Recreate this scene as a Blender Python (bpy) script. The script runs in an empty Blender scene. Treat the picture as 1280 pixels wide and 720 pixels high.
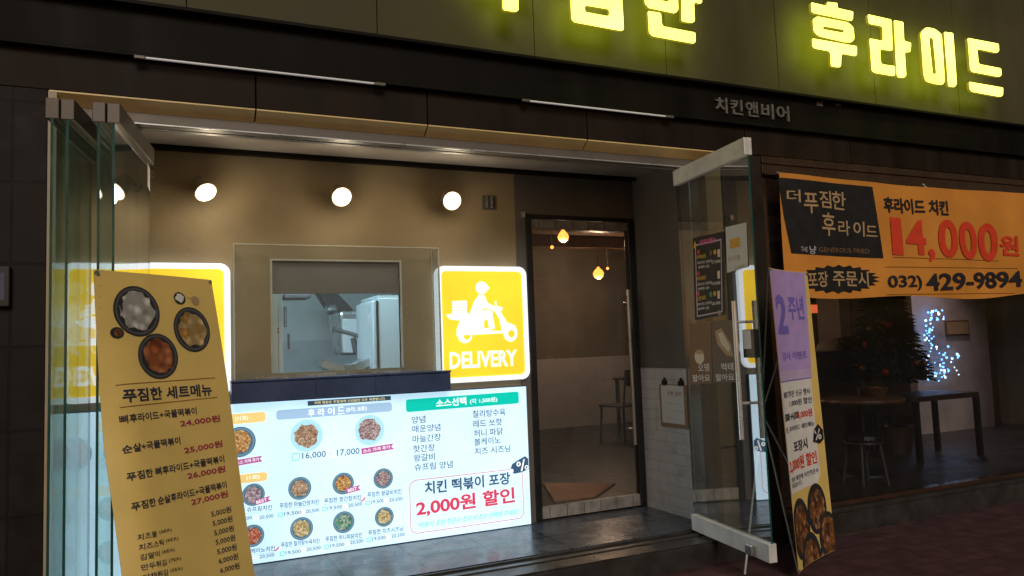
import bpy, bmesh, math, random
from mathutils import Vector, Matrix
random.seed(7)
SC = bpy.context.scene
COL = SC.collection
R = math.radians

# ------------------------------------------------------------------ camera
EYE = Vector((0, 0, 1.40))
YAW, PIT, ROL, FPX = R(24.658), R(4.433), R(-2.104), 950.0
_f = Vector((math.sin(YAW)*math.cos(PIT), math.cos(YAW)*math.cos(PIT), math.sin(PIT)))
_r = Vector((math.cos(YAW), -math.sin(YAW), 0))
_u = _r.cross(_f)
CR = _r*math.cos(ROL) + _u*math.sin(ROL)
CU = -_r*math.sin(ROL) + _u*math.cos(ROL)
cam = bpy.data.cameras.new('camera')
cam.sensor_width = 36; cam.lens = FPX/1280*36; cam.clip_end = 500; cam.clip_start = .05
co = bpy.data.objects.new('camera', cam); COL.objects.link(co)
M3 = Matrix((CR, CU, -_f)).transposed()
co.matrix_world = Matrix.Translation(EYE) @ M3.to_4x4()
SC.camera = co

# ------------------------------------------------------------------ night sky, street light from behind, exposure
w = bpy.data.worlds.new('World'); SC.world = w; w.use_nodes = True
nt = w.node_tree; bg = nt.nodes['Background']
sky = nt.nodes.new('ShaderNodeTexSky'); sky.sky_type = 'NISHITA'; sky.sun_disc = False
SUN_EL, SUN_AZ = R(30), R(191)
sky.sun_elevation = R(3); sky.sun_rotation = SUN_AZ
nt.links.new(sky.outputs[0], bg.inputs[0]); bg.inputs[1].default_value = 0.031
sl = bpy.data.lights.new('sun', 'SUN'); sl.energy = 1.15; sl.angle = R(25); sl.color = (1, .90, .78)
so = bpy.data.objects.new('sun', sl); COL.objects.link(so); so.location = (-2, -6, 8)
sd = Vector((math.sin(SUN_AZ)*math.cos(SUN_EL), math.cos(SUN_AZ)*math.cos(SUN_EL), math.sin(SUN_EL)))
so.rotation_euler = sd.to_track_quat('Z', 'Y').to_euler()
SC.view_settings.view_transform = 'Standard'; SC.view_settings.look = 'None'
SC.view_settings.gamma = 1; SC.view_settings.exposure = 0.12; SC.view_settings.use_curve_mapping = False
SC.cycles.max_bounces = 8; SC.cycles.transparent_max_bounces = 24; SC.cycles.glossy_bounces = 4
SC.cycles.sample_clamp_indirect = 4
SC.cycles.use_denoising = True

# ------------------------------------------------------------------ helpers
def at(px, py, ax, val):
    """point where the sight line through a photo pixel meets the plane x/y/z = val"""
    d = _f*FPX + CR*(px-640) + CU*(360-py)
    i = 'xyz'.index(ax)
    return EYE + d*((val-EYE[i])/d[i])

class Surf:
    """a printed surface: origin, right, up; normal towards the viewer; optional relief"""
    def __init__(s, o, U, V, relief=None):
        s.o = Vector(o); s.U = Vector(U).normalized(); s.V = Vector(V).normalized()
        s.N = s.U.cross(s.V); s.relief = relief
    def uv(s, px, py):
        d = _f*FPX + CR*(px-640) + CU*(360-py)
        p = EYE + d*((s.o-EYE).dot(s.N)/d.dot(s.N)) - s.o
        return p.dot(s.U), p.dot(s.V)
    def p(s, u, v, off=0):
        z = s.relief(u, v) if s.relief else 0
        return s.o + s.U*u + s.V*v + s.N*(off+z)

MATS = {}
def nd(t, k, **kw):
    n = t.nodes.new(k)
    for a, b in kw.items(): setattr(n, a, b)
    return n
def mat(name, col, rough=.6, metal=0, emit=None, es=0, var=.12, scale=6, bump=0, bscale=40, spec=.5, streak=0, evar=0):
    if name in MATS: return MATS[name]
    m = bpy.data.materials.new(name); m.use_nodes = True; t = m.node_tree
    p = t.nodes['Principled BSDF']
    p.inputs['Roughness'].default_value = rough; p.inputs['Metallic'].default_value = metal
    p.inputs['Specular IOR Level'].default_value = spec
    c = tuple(col)+(1,)
    p.inputs['Base Color'].default_value = c
    if var:
        g = nd(t, 'ShaderNodeNewGeometry'); n = nd(t, 'ShaderNodeTexNoise'); n.inputs['Scale'].default_value = scale; n.inputs['Detail'].default_value = 6
        sv = nd(t, 'ShaderNodeVectorMath', operation='MULTIPLY'); sv.inputs[1].default_value = (1, 1, streak or 1)
        t.links.new(g.outputs['Position'], sv.inputs[0]); t.links.new(sv.outputs[0], n.inputs['Vector'])
        r = nd(t, 'ShaderNodeMapRange'); r.inputs[1].default_value = .3; r.inputs[2].default_value = .7
        r.inputs[3].default_value = 1-var; r.inputs[4].default_value = 1+var
        t.links.new(n.outputs[0], r.inputs[0])
        mx = nd(t, 'ShaderNodeVectorMath', operation='SCALE'); mx.inputs[0].default_value = col
        t.links.new(r.outputs[0], mx.inputs['Scale']); t.links.new(mx.outputs[0], p.inputs['Base Color'])
        r2 = nd(t, 'ShaderNodeMapRange'); r2.inputs[1].default_value = .3; r2.inputs[2].default_value = .7
        r2.inputs[3].default_value = max(.03, rough-.1); r2.inputs[4].default_value = min(1, rough+.1)
        t.links.new(n.outputs[0], r2.inputs[0]); t.links.new(r2.outputs[0], p.inputs['Roughness'])
    if bump:
        g = nd(t, 'ShaderNodeNewGeometry'); n = nd(t, 'ShaderNodeTexNoise'); n.inputs['Scale'].default_value = bscale; n.inputs['Detail'].default_value = 4
        t.links.new(g.outputs['Position'], n.inputs['Vector'])
        b = nd(t, 'ShaderNodeBump'); b.inputs['Strength'].default_value = bump; b.inputs['Distance'].default_value = .01
        t.links.new(n.outputs[0], b.inputs['Height']); t.links.new(b.outputs[0], p.inputs['Normal'])
    if es:
        p.inputs['Emission Color'].default_value = tuple(emit or col)+(1,); p.inputs['Emission Strength'].default_value = es
        if evar:    # uneven lamps behind the face
            g = nd(t, 'ShaderNodeNewGeometry'); n = nd(t, 'ShaderNodeTexNoise'); n.inputs['Scale'].default_value = 3.2; n.inputs['Detail'].default_value = 1
            t.links.new(g.outputs['Position'], n.inputs['Vector'])
            r = nd(t, 'ShaderNodeMapRange'); r.inputs[1].default_value = .3; r.inputs[2].default_value = .7; r.inputs[3].default_value = es*(1-evar); r.inputs[4].default_value = es*(1+evar)
            t.links.new(n.outputs[0], r.inputs[0]); t.links.new(r.outputs[0], p.inputs['Emission Strength'])
    MATS[name] = m; return m
def tile_mat(name, axes, w_, h_, col, mortar, rough=.3, gap=.004, offset=0., var=.12, blot=.22, spec=.5):
    m = bpy.data.materials.new(name); m.use_nodes = True; t = m.node_tree; p = t.nodes['Principled BSDF']
    p.inputs['Specular IOR Level'].default_value = spec
    g = nd(t, 'ShaderNodeNewGeometry'); sx = nd(t, 'ShaderNodeSeparateXYZ'); cx = nd(t, 'ShaderNodeCombineXYZ')
    t.links.new(g.outputs['Position'], sx.inputs[0])
    for i, a in enumerate(axes): t.links.new(sx.outputs['xyz'.index(a)], cx.inputs[i])
    b = nd(t, 'ShaderNodeTexBrick'); b.offset = offset; b.squash = 1
    b.inputs['Scale'].default_value = 1; b.inputs['Brick Width'].default_value = w_; b.inputs['Row Height'].default_value = h_
    b.inputs['Mortar Size'].default_value = gap; b.inputs['Mortar Smooth'].default_value = .1
    c2 = tuple(min(1, x*(1+var)) for x in col); c1 = tuple(x*(1-var) for x in col)
    b.inputs['Color1'].default_value = c1+(1,); b.inputs['Color2'].default_value = c2+(1,); b.inputs['Mortar'].default_value = tuple(mortar)+(1,)
    t.links.new(cx.outputs[0], b.inputs['Vector'])
    n = nd(t, 'ShaderNodeTexNoise'); n.inputs['Scale'].default_value = 9; n.inputs['Detail'].default_value = 7
    t.links.new(g.outputs['Position'], n.inputs['Vector'])
    r = nd(t, 'ShaderNodeMapRange'); r.inputs[1].default_value = .3; r.inputs[2].default_value = .7; r.inputs[3].default_value = 1-blot; r.inputs[4].default_value = 1+blot
    t.links.new(n.outputs[0], r.inputs[0])
    mx = nd(t, 'ShaderNodeVectorMath', operation='SCALE'); t.links.new(b.outputs[0], mx.inputs[0]); t.links.new(r.outputs[0], mx.inputs['Scale'])
    t.links.new(mx.outputs[0], p.inputs['Base Color'])
    r2 = nd(t, 'ShaderNodeMapRange'); r2.inputs[1].default_value = .3; r2.inputs[2].default_value = .7; r2.inputs[3].default_value = max(.04, rough-.08); r2.inputs[4].default_value = rough+.12
    t.links.new(n.outputs[0], r2.inputs[0]); t.links.new(r2.outputs[0], p.inputs['Roughness'])
    bp = nd(t, 'ShaderNodeBump'); bp.inputs['Strength'].default_value = .5; bp.inputs['Distance'].default_value = .003; bp.invert = True
    t.links.new(b.outputs['Fac'], bp.inputs['Height']); t.links.new(bp.outputs[0], p.inputs['Normal'])
    MATS[name] = m; return m
def glass_mat(name, tint, refl=1.0, dirt=.02):
    m = bpy.data.materials.new(name); m.use_nodes = True; t = m.node_tree
    t.nodes.remove(t.nodes['Principled BSDF']); out = t.nodes['Material Output']
    tr = nd(t, 'ShaderNodeBsdfTransparent'); tr.inputs[0].default_value = tuple(tint)+(1,)
    gl = nd(t, 'ShaderNodeBsdfGlossy'); gl.inputs['Roughness'].default_value = .02
    df = nd(t, 'ShaderNodeBsdfDiffuse'); df.inputs[0].default_value = (.7, .75, .75, 1)
    fr = nd(t, 'ShaderNodeFresnel'); fr.inputs[0].default_value = 1.52
    g = nd(t, 'ShaderNodeNewGeometry')
    inv = nd(t, 'ShaderNodeMath', operation='SUBTRACT'); inv.inputs[0].default_value = 1; t.links.new(g.outputs['Backfacing'], inv.inputs[1])
    mu = nd(t, 'ShaderNodeMath', operation='MULTIPLY'); t.links.new(fr.outputs[0], mu.inputs[0]); t.links.new(inv.outputs[0], mu.inputs[1])
    m2 = nd(t, 'ShaderNodeMath', operation='MULTIPLY'); m2.inputs[1].default_value = refl; m2.use_clamp = True; t.links.new(mu.outputs[0], m2.inputs[0])
    n = nd(t, 'ShaderNodeTexNoise'); n.inputs['Scale'].default_value = 5; n.inputs['Detail'].default_value = 8; t.links.new(g.outputs['Position'], n.inputs['Vector'])
    dm = nd(t, 'ShaderNodeMath', operation='MULTIPLY'); dm.inputs[1].default_value = dirt*2; t.links.new(n.outputs[0], dm.inputs[0])
    a = nd(t, 'ShaderNodeMixShader'); t.links.new(dm.outputs[0], a.inputs[0]); t.links.new(tr.outputs[0], a.inputs[1]); t.links.new(df.outputs[0], a.inputs[2])
    b = nd(t, 'ShaderNodeMixShader'); t.links.new(m2.outputs[0], b.inputs[0]); t.links.new(a.outputs[0], b.inputs[1]); t.links.new(gl.outputs[0], b.inputs[2])
    t.links.new(b.outputs[0], out.inputs[0]); MATS[name] = m; return m
def food_mat(name, cols, glow=0, scale=70):
    m = bpy.data.materials.new(name); m.use_nodes = True; t = m.node_tree; p = t.nodes['Principled BSDF']; p.inputs['Roughness'].default_value = .5
    g = nd(t, 'ShaderNodeNewGeometry'); v = nd(t, 'ShaderNodeTexVoronoi'); v.inputs['Scale'].default_value = scale; v.inputs['Randomness'].default_value = 1
    n = nd(t, 'ShaderNodeTexNoise'); n.inputs['Scale'].default_value = scale*.7
    mv = nd(t, 'ShaderNodeVectorMath', operation='MULTIPLY_ADD'); mv.inputs[1].default_value = (.02,)*3
    t.links.new(g.outputs['Position'], n.inputs['Vector']); t.links.new(n.outputs['Color'], mv.inputs[0]); t.links.new(g.outputs['Position'], mv.inputs[2])
    t.links.new(mv.outputs[0], v.inputs['Vector'])
    sx = nd(t, 'ShaderNodeSeparateColor'); t.links.new(v.outputs['Color'], sx.inputs[0])
    cr = nd(t, 'ShaderNodeValToRGB'); cr.color_ramp.interpolation = 'LINEAR'
    e = cr.color_ramp.elements
    while len(e) < len(cols): e.new(.5)
    for i, c in enumerate(cols): e[i].position = i/(len(cols)-1); e[i].color = tuple(c)+(1,)
    t.links.new(sx.outputs[0], cr.inputs[0])
    r = nd(t, 'ShaderNodeMapRange'); r.inputs[1].default_value = 0; r.inputs[2].default_value = .55; r.inputs[3].default_value = 1.15; r.inputs[4].default_value = .45
    t.links.new(v.outputs['Distance'], r.inputs[0])
    mx = nd(t, 'ShaderNodeVectorMath', operation='SCALE'); t.links.new(cr.outputs[0], mx.inputs[0]); t.links.new(r.outputs[0], mx.inputs['Scale'])
    t.links.new(mx.outputs[0], p.inputs['Base Color'])
    if glow: t.links.new(mx.outputs[0], p.inputs['Emission Color']); p.inputs['Emission Strength'].default_value = glow
    MATS[name] = m; return m

def props(o, label=None, cat=None, group=None, kind=None):
    for k, v in (('label', label), ('category', cat), ('group', group), ('kind', kind)):
        if v: o[k] = v
    return o
def thing(name, loc, label, cat, group=None):
    o = bpy.data.objects.new(name, None); COL.objects.link(o); o.location = loc; o.empty_display_size = .1
    bpy.context.view_layer.update()
    return props(o, label, cat, group)
def adopt(o, parent):
    if parent:
        o.parent = parent
        o.matrix_parent_inverse = Matrix.Translation(-parent.location)
    return o
def dup(root, delta, label=None):
    def cp(o, par):
        c = o.copy(); COL.objects.link(c)
        if par: c.parent = par
        for ch in list(o.children): cp(ch, c)
        return c
    c = cp(root, None); c.location = root.location + Vector(delta)
    if label: c['label'] = label
    return c

class MB:
    def __init__(s): s.v = []; s.f = []; s.m = []
    def face(s, pts, mi=0):
        b = len(s.v); s.v += [tuple(p) for p in pts]; s.f.append(list(range(b, b+len(pts)))); s.m.append(mi); return s
    def hexa(s, p, mi=0, mis=None):
        """8 points: bottom 4 ccw (seen from above), top 4"""
        b = len(s.v); s.v += [tuple(q) for q in p]
        fs = [(3, 2, 1, 0), (4, 5, 6, 7), (0, 1, 5, 4), (1, 2, 6, 5), (2, 3, 7, 6), (3, 0, 4, 7)]
        for i, f in enumerate(fs): s.f.append([b+k for k in f]); s.m.append(mis[i] if mis else mi)
        return s
    def box(s, x0, x1, y0, y1, z0, z1, mi=0, mis=None):
        x0, x1 = sorted((x0, x1)); y0, y1 = sorted((y0, y1)); z0, z1 = sorted((z0, z1))
        return s.hexa([(x0, y0, z0), (x1, y0, z0), (x1, y1, z0), (x0, y1, z0), (x0, y0, z1), (x1, y0, z1), (x1, y1, z1), (x0, y1, z1)], mi, mis)
    def bar(s, a, b, t, z0, z1, mi=0, mis=None):
        """upright slab between plan points a and b, thickness t"""
        a = Vector(a); b = Vector(b); d = (b-a).normalized(); n = Vector((-d.y, d.x))*t/2
        q = [a-n, b-n, b+n, a+n]
        return s.hexa([(p.x, p.y, z0) for p in q]+[(p.x, p.y, z1) for p in q], mi, mis)
    def tube(s, a, b, r0, r1=None, n=10, mi=0, caps=True):
        a = Vector(a); b = Vector(b); r1 = r0 if r1 is None else r1
        d = (b-a).normalized(); e = d.orthogonal().normalized(); g = d.cross(e)
        k = len(s.v)
        for p, r in ((a, r0), (b, r1)):
            for i in range(n):
                t = 2*math.pi*i/n; s.v.append(tuple(p+(e*math.cos(t)+g*math.sin(t))*r))
        for i in range(n):
            j = (i+1) % n; s.f.append([k+i, k+j, k+n+j, k+n+i]); s.m.append(mi)
        if caps:
            s.f.append([k+i for i in range(n)][::-1]); s.m.append(mi); s.f.append([k+n+i for i in range(n)]); s.m.append(mi)
        return s
    def path(s, pts, r, n=8, mi=0):
        for a, b in zip(pts, pts[1:]): s.tube(a, b, r, r, n, mi)
        return s
    def ball(s, c, r, n=10, mi=0, sz=1):
        k = len(s.v); c = Vector(c); h = n//2
        for i in range(h+1):
            a = math.pi*i/h
            for j in range(n):
                b = 2*math.pi*j/n; s.v.append((c.x+r*math.sin(a)*math.cos(b), c.y+r*math.sin(a)*math.sin(b), c.z+sz*r*math.cos(a)))
        for i in range(h):
            for j in range(n):
                q = (j+1) % n
                if i == 0: f = [k+j, k+n+j, k+n+q]
                elif i == h-1: f = [k+i*n+j, k+(i+1)*n+j, k+i*n+q]
                else: f = [k+i*n+j, k+(i+1)*n+j, k+(i+1)*n+q, k+i*n+q]
                s.f.append(f); s.m.append(mi)
        return s
    def lathe(s, c, prof, n=20, mi=0):
        k = len(s.v)
        for r, z in prof:
            for j in range(n):
                b = 2*math.pi*j/n; s.v.append((c[0]+r*math.cos(b), c[1]+r*math.sin(b), c[2]+z))
        for i in range(len(prof)-1):
            for j in range(n):
                q = (j+1) % n; s.f.append([k+i*n+j, k+i*n+q, k+(i+1)*n+q, k+(i+1)*n+j]); s.m.append(mi)
        return s
    def build(s, name, mats, parent=None, smooth=False, bevel=0, weld=False):
        me = bpy.data.meshes.new(name); me.from_pydata(s.v, [], s.f)
        for m in (mats if isinstance(mats, (list, tuple)) else [mats]): me.materials.append(MATS[m] if isinstance(m, str) else m)
        for p, i in zip(me.polygons, s.m): p.material_index = i; p.use_smooth = smooth
        if weld or smooth:
            bm = bmesh.new(); bm.from_mesh(me); bmesh.ops.remove_doubles(bm, verts=bm.verts, dist=1e-5); bm.to_mesh(me); bm.free()
        me.update()
        o = bpy.data.objects.new(name, me); COL.objects.link(o)
        if bevel:
            b = o.modifiers.new('bevel', 'BEVEL'); b.width = bevel; b.segments = 2; b.limit_method = 'ANGLE'
        return adopt(o, parent)
def struct(o, label=None): return props(o, label, None, None, 'structure')

_txt = {}
def text_geo(s, bold=0., res=2):
    bold = bold*.55
    k = (s, bold, res)
    if k in _txt: return _txt[k]
    c = bpy.data.curves.new('t', 'FONT'); c.body = s; c.fill_mode = 'FRONT'; c.offset = bold; c.resolution_u = res
    o = bpy.data.objects.new('t', c); COL.objects.link(o)
    bpy.context.view_layer.update()
    m = bpy.data.meshes.new_from_object(o.evaluated_get(bpy.context.evaluated_depsgraph_get()))
    vs = [(v.co.x, v.co.y) for v in m.vertices]; fs = [list(p.vertices) for p in m.polygons]
    bpy.data.objects.remove(o); bpy.data.curves.remove(c); bpy.data.meshes.remove(m)
    xs = [v[0] for v in vs]; ys = [v[1] for v in vs]
    x0, x1, y0, y1 = min(xs), max(xs), min(ys), max(ys)
    vs = [((x-x0)/max(1e-6, x1-x0), (y-y0)/max(1e-6, y1-y0)) for x, y in vs]
    _txt[k] = (vs, fs, (x1-x0)/max(1e-6, y1-y0)); return _txt[k]

class Print:
    """flat print on a surface; pixel-picked positions are turned into surface coordinates"""
    lay = 0.0
    def __init__(s, surf, base=.0015): s.S = surf; s.v = []; s.f = []; s.m = []; s.mats = []; s.off = base; s.ch = []
    def mi(s, m):
        if m not in s.mats: s.mats.append(m)
        return s.mats.index(m)
    def cut(s): s.ch.append(len(s.f)); return s
    def add(s, vs, fs, m):
        s.off += .00006; b = len(s.v); k = s.mi(m)
        s.v += [(u, v, s.off) for u, v in vs]
        for f in fs: s.f.append([b+i for i in f]); s.m.append(k)
    def poly_uv(s, pts, m):
        a = sum(p[0]*q[1]-q[0]*p[1] for p, q in zip(pts, pts[1:]+pts[:1]))
        if a < 0: pts = pts[::-1]
        s.add(pts, [list(range(len(pts)))], m); return s
    def poly(s, pts, m): return s.poly_uv([s.S.uv(*p) for p in pts], m)
    def frame(s, p1, p2, h):
        a = Vector(s.S.uv(*p1)); b = Vector(s.S.uv(*p2)); mid = ((p1[0]+p2[0])/2, (p1[1]+p2[1])/2)
        t = Vector(s.S.uv(mid[0], mid[1]-h/2)); q = Vector(s.S.uv(mid[0], mid[1]+h/2))
        d = b-a; L = d.length; d = d/L; n = Vector((-d.y, d.x)); H = abs((t-q).dot(n))
        return a, d, n, L, H
    def text(s, st, p1, p2, h, m, bold=.02, shear=0.):
        a, d, n, L, H = s.frame(p1, p2, h); vs, fs, _ = text_geo(st, bold, 6 if H > .05 else 2)
        pts = []
        for x, y in vs:
            q = a + d*(x*L+shear*(y-.5)*H) + n*((y-.5)*H); pts.append((q.x, q.y))
        s.add(pts, fs, m); return s.cut()
    def pill(s, p1, p2, h, m, rad=.35, line=0):
        a, d, n, L, H = s.frame(p1, p2, h); r = rad*min(H, L)
        def outline(ins):
            o = []
            for cx, cy, a0 in ((L-r, H/2-r, 0), (r, H/2-r, 90), (r, -H/2+r, 180), (L-r, -H/2+r, 270)):
                for k in range(7):
                    t = R(a0+15*k); q = a + d*(cx+(r-ins)*math.cos(t)) + n*(cy+(r-ins)*math.sin(t)); o.append((q.x, q.y))
            return o
        if line:
            o1, o2 = outline(0), outline(line); N_ = len(o1)
            s.add(o1+o2, [[i, (i+1) % N_, N_+(i+1) % N_, N_+i] for i in range(N_)], m)
        else: s.poly_uv(outline(0), m)
        return s
    def disc(s, c, r, m, n=28, ry=None, jit=0., rng=None):
        u, v = s.S.uv(*c); a = Vector(s.S.uv(c[0]+r, c[1])) - Vector((u, v)); b = Vector(s.S.uv(c[0], c[1]-(ry or r))) - Vector((u, v))
        rr = b.length if ry is None else None
        pts = []
        for i in range(n):
            t = 2*math.pi*i/n; k = 1+(rng.uniform(-jit, jit) if jit else 0)
            if ry is None: pts.append((u+rr*k*math.cos(t), v+rr*k*math.sin(t)))
            else: pts.append((u+a.length*k*math.cos(t), v+b.length*k*math.sin(t)))
        return s.poly_uv(pts, m)
    def line(s, p1, p2, wpx, m): return s.pill(p1, p2, wpx, m, 0.01)
    def ribbon(s, p1, p2, h, m):
        a, d, n, L, H = s.frame(p1, p2, h)
        o = [a-n*H/2, a+d*L-n*H/2, a+d*(L-H*.5), a+d*L+n*H/2, a+n*H/2]
        return s.poly_uv([(q.x, q.y) for q in o], m)
    def build(s, name, parent, cuts=0):
        c = sorted(set([0]+s.ch+[len(s.f)]))
        if len(c) > 2:
            o = None
            for a, b in zip(c, c[1:]):
                q = Print(s.S); used = sorted({i for f in s.f[a:b] for i in f}); mp = {i: k for k, i in enumerate(used)}
                q.v = [s.v[i] for i in used]; q.f = [[mp[i] for i in f] for f in s.f[a:b]]; mm = s.m[a:b]; ks = sorted(set(mm))
                q.mats = [s.mats[k] for k in ks]; q.m = [ks.index(k) for k in mm]; o = q.build(name, parent, cuts)
            return o
        me = bpy.data.meshes.new(name)
        if cuts:
            me.from_pydata([(u, v, o) for u, v, o in s.v], [], s.f)
            for p, i in zip(me.polygons, s.m): p.material_index = i
            bm = bmesh.new(); bm.from_mesh(me); bmesh.ops.triangulate(bm, faces=bm.faces)
            for _ in range(4):
                e = [x for x in bm.edges if x.calc_length() > cuts]
                if not e: break
                bmesh.ops.subdivide_edges(bm, edges=e, cuts=1); bmesh.ops.triangulate(bm, faces=bm.faces)
            for v in bm.verts: v.co = s.S.p(v.co.x, v.co.y, v.co.z)
            bm.to_mesh(me); bm.free()
        else:
            me.from_pydata([tuple(s.S.p(*q)) for q in s.v], [], s.f)
            for p, i in zip(me.polygons, s.m): p.material_index = i
        for m in s.mats: me.materials.append(MATS[m])
        me.update(); o = bpy.data.objects.new(name, me); COL.objects.link(o); return adopt(o, parent)

# ------------------------------------------------------------------ materials
mat('fascia_dark', (.019, .012, .008), .6, 0, var=.5, scale=5, bump=.1, spec=.15, streak=.2)
mat('band_dark', (.0075, .006, .0045), .6, 0, var=.5, scale=4, spec=.12, streak=.25)
mat('sign_panel', (.084, .074, .034), .6, var=.18, scale=3, bump=.1, spec=.2, streak=.4)
tile_mat('pillar_stone', 'xz', .62, .37, (.019, .0145, .0135), (.010, .008, .008), .55, .006, 0., .12, .35, .15)
mat('column_dark', (.030, .021, .017), .45, var=.3, scale=5, spec=.25)
mat('soffit_gold', (.86, .64, .28), .35, 0, var=.1)
mat('cream_trim', (.42, .34, .22), .5)
mat('tan_trim', (.36, .25, .12), .5)
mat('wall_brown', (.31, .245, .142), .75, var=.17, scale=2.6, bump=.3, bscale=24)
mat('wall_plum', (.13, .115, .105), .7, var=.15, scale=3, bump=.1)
mat('ceiling_grey', (.32, .29, .26), .7, var=.1)
mat('aluminium', (.42, .41, .40), .32, .85, var=.08)
mat('rail_grey', (.85, .84, .82), .45, .25, var=.12, scale=9, bump=.05)
mat('rail_dark', (.13, .105, .085), .45, .3, var=.15)
mat('rail_brown', (.16, .14, .125), .5, .3, var=.1)
mat('bright_lip', (.75, .75, .75), .3, .6)
tile_mat('floor_tile', 'xy', .45, .45, (.055, .068, .09), (.012, .014, .017), .25, .009, 0., .06, .12)  # bluish sheen from the menu box is partly put into the tile colour
tile_mat('side_tile', 'yz', .22, .075, (.60, .59, .61), (.44, .43, .45), .3, .003, .5, .05, .05)
tile_mat('paving_red_glow', 'xy', .20, .10, (.080, .032, .036), (.055, .024, .027), .8, .005, .5, .16, .28)  # red glow from a neighbouring sign is put into the paving colour
mat('threshold', (.035, .032, .03), .35, var=.3, scale=8, bump=.2)
mat('groove', (.008, .008, .008), .8, var=0)
mat('black_frame', (.02, .02, .022), .35, .3, var=.1)
mat('marble_film', (.26, .24, .23), .35, var=.35, scale=11)
mat('navy_counter', (.045, .075, .17), .28, var=.2, scale=4)
mat('box_frame', (.8, .85, .9), .4, emit=(.82, .92, 1), es=.85, var=0)
mat('box_yellow', (.8, .6, .04), .35, emit=(.93, .60, .028), es=.85, var=0, evar=.12)
mat('box_white', (.8, .8, .8), .4, emit=(.93, .96, .95), es=.95, var=0)
mat('menu_white', (.7, .75, .8), .3, emit=(.50, .77, .94), es=.98, var=0, evar=.10)
for n_, c_ in dict(navy=(.035, .085, .16), red=(.55, .05, .10), green=(.0, .48, .38), blue=(.30, .47, .66), gold=(.78, .56, .20), purple=(.42, .10, .30), pink=(.75, .55, .58), white=(.88, .93, .95), rim_blue=(.36, .66, .80), rim_dark=(.06, .13, .19), rim_mid=(.12, .24, .32), dark=(.03, .06, .10), yellowish=(.75, .68, .35)).items():
    mat('lit_'+n_, c_, .3, emit=c_, es=.9, var=0)
lit_foods = {k: food_mat('food_lit_'+k, v, .75, 95) for k, v in dict(
    tan=[(.30, .17, .10), (.62, .42, .28), (.75, .55, .40)], mix=[(.20, .10, .14), (.55, .40, .42), (.75, .62, .58)],
    orange=[(.40, .12, .03), (.80, .40, .12), (.9, .62, .3)], white=[(.5, .35, .4), (.75, .68, .75), (.25, .1, .15)],
    red=[(.45, .06, .04), (.80, .25, .14), (.9, .5, .35)], green=[(.05, .22, .14), (.15, .55, .38), (.7, .6, .5)], pale=[(.5, .35, .14), (.8, .66, .34), (.9, .8, .5)]).items()}
for n_, c_ in dict(ink=(.02, .018, .025), navy=(.025, .03, .07), magenta=(.42, .03, .10), red=(.75, .06, .02), white=(.84, .82, .79), orange=(.80, .33, .035), yellow=(.72, .43, .045), black=(.012, .011, .012), pink=(.75, .12, .30), cream=(.75, .66, .5), brown=(.22, .12, .06), tan=(.50, .33, .17), brown_line=(.28, .12, .02), lavender=(.54, .38, .78), violet=(.22, .17, .62), lilac=(.62, .48, .72), grey=(.5, .5, .52), plate=(.03, .03, .035), plate2=(.10, .10, .11), green=(.1, .35, .12), amber=(.8, .4, .03)).items():
    mat('ink_'+n_, c_, .55, var=.06, scale=14)
mat('banner_yellow', (.90, .65, .20), .42, var=.06, scale=5, bump=.3, bscale=6)
mat('banner_orange', (.72, .29, .045), .5, var=.16, scale=2, bump=.4, bscale=5)
mat('banner_back', (.06, .055, .05), .7, var=.1)
for k, v in dict(white=[(.55, .52, .46), (.8, .78, .72), (.88, .86, .8)], red=[(.25, .04, .015), (.60, .16, .05), (.75, .3, .12)], yellow=[(.6, .28, .06), (.85, .55, .18), (.9, .7, .38)], wings=[(.12, .03, .01), (.42, .16, .05), (.6, .3, .14)]).items():
    food_mat('food_'+k, v, 0, 24)
mat('white_rod', (.7, .7, .7), .4, var=0)
mat('letter_lit', (.9, .8, .1), .4, emit=(1.0, .92, .125), es=2.7, var=0, evar=.3)
mat('letter_side', (.35, .30, .06), .4, emit=(1, .85, .04), es=.22, var=0)
mat('letter_back', (.9, .8, .1), .4, emit=(.78, .95, .06), es=4.2, var=0)
mat('letter_grey', (.19, .175, .16), .45, .3, var=.25, scale=30)
mat('tube_lit', (.8, .8, .8), .3, emit=(1, .97, .95), es=.12, var=0)
mat('lamp_disc', (1, 1, 1), .3, emit=(1, .86, .62), es=9, var=0)
mat('lamp_body', (.30, .25, .18), .4, .2, var=0)
mat('bulb_warm', (1, .5, .2), .3, emit=(1, .29, .045), es=3.0, var=0)
mat('filament', (1, .8, .4), .3, emit=(1, .7, .3), es=60, var=0)
mat('fairy_blue', (.3, .6, 1), .3, emit=(.10, .35, 1), es=7, var=0)
mat('fairy_white', (.8, .9, 1), .3, emit=(.45, .75, 1), es=7, var=0)
mat('room_wall', (.16, .13, .085), .8, var=.2, scale=2)
mat('room_wainscot', (.46, .45, .46), .5, var=.08)
mat('room_ceiling', (.30, .19, .11), .7, var=.2, scale=2)
tile_mat('room_floor', 'xy', .6, .6, (.040, .034, .032), (.015, .015, .015), .4, .004)
mat('partition_white', (.56, .46, .44), .7, var=.1)
mat('mat_brown', (.33, .17, .095), .9, var=.2, scale=25, bump=.3)
mat('wood_dark', (.05, .03, .02), .4, var=.3, scale=8)
mat('wood_mid', (.17, .085, .04), .4, var=.25, scale=8)
mat('kitchen_white', (.60, .66, .68), .5, var=.06)
mat('kitchen_tile', (.48, .56, .60), .35, var=.05)
mat('steel', (.60, .62, .64), .28, .9, var=.1, scale=12)
mat('fridge_white', (.66, .70, .73), .35, var=.03)
mat('dark_duct', (.10, .10, .11), .5, .3, var=.2)
mat('shutter_grey', (.17, .165, .165), .6, var=.06)
mat('paper', (.70, .70, .69), .6, var=.03)
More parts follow.
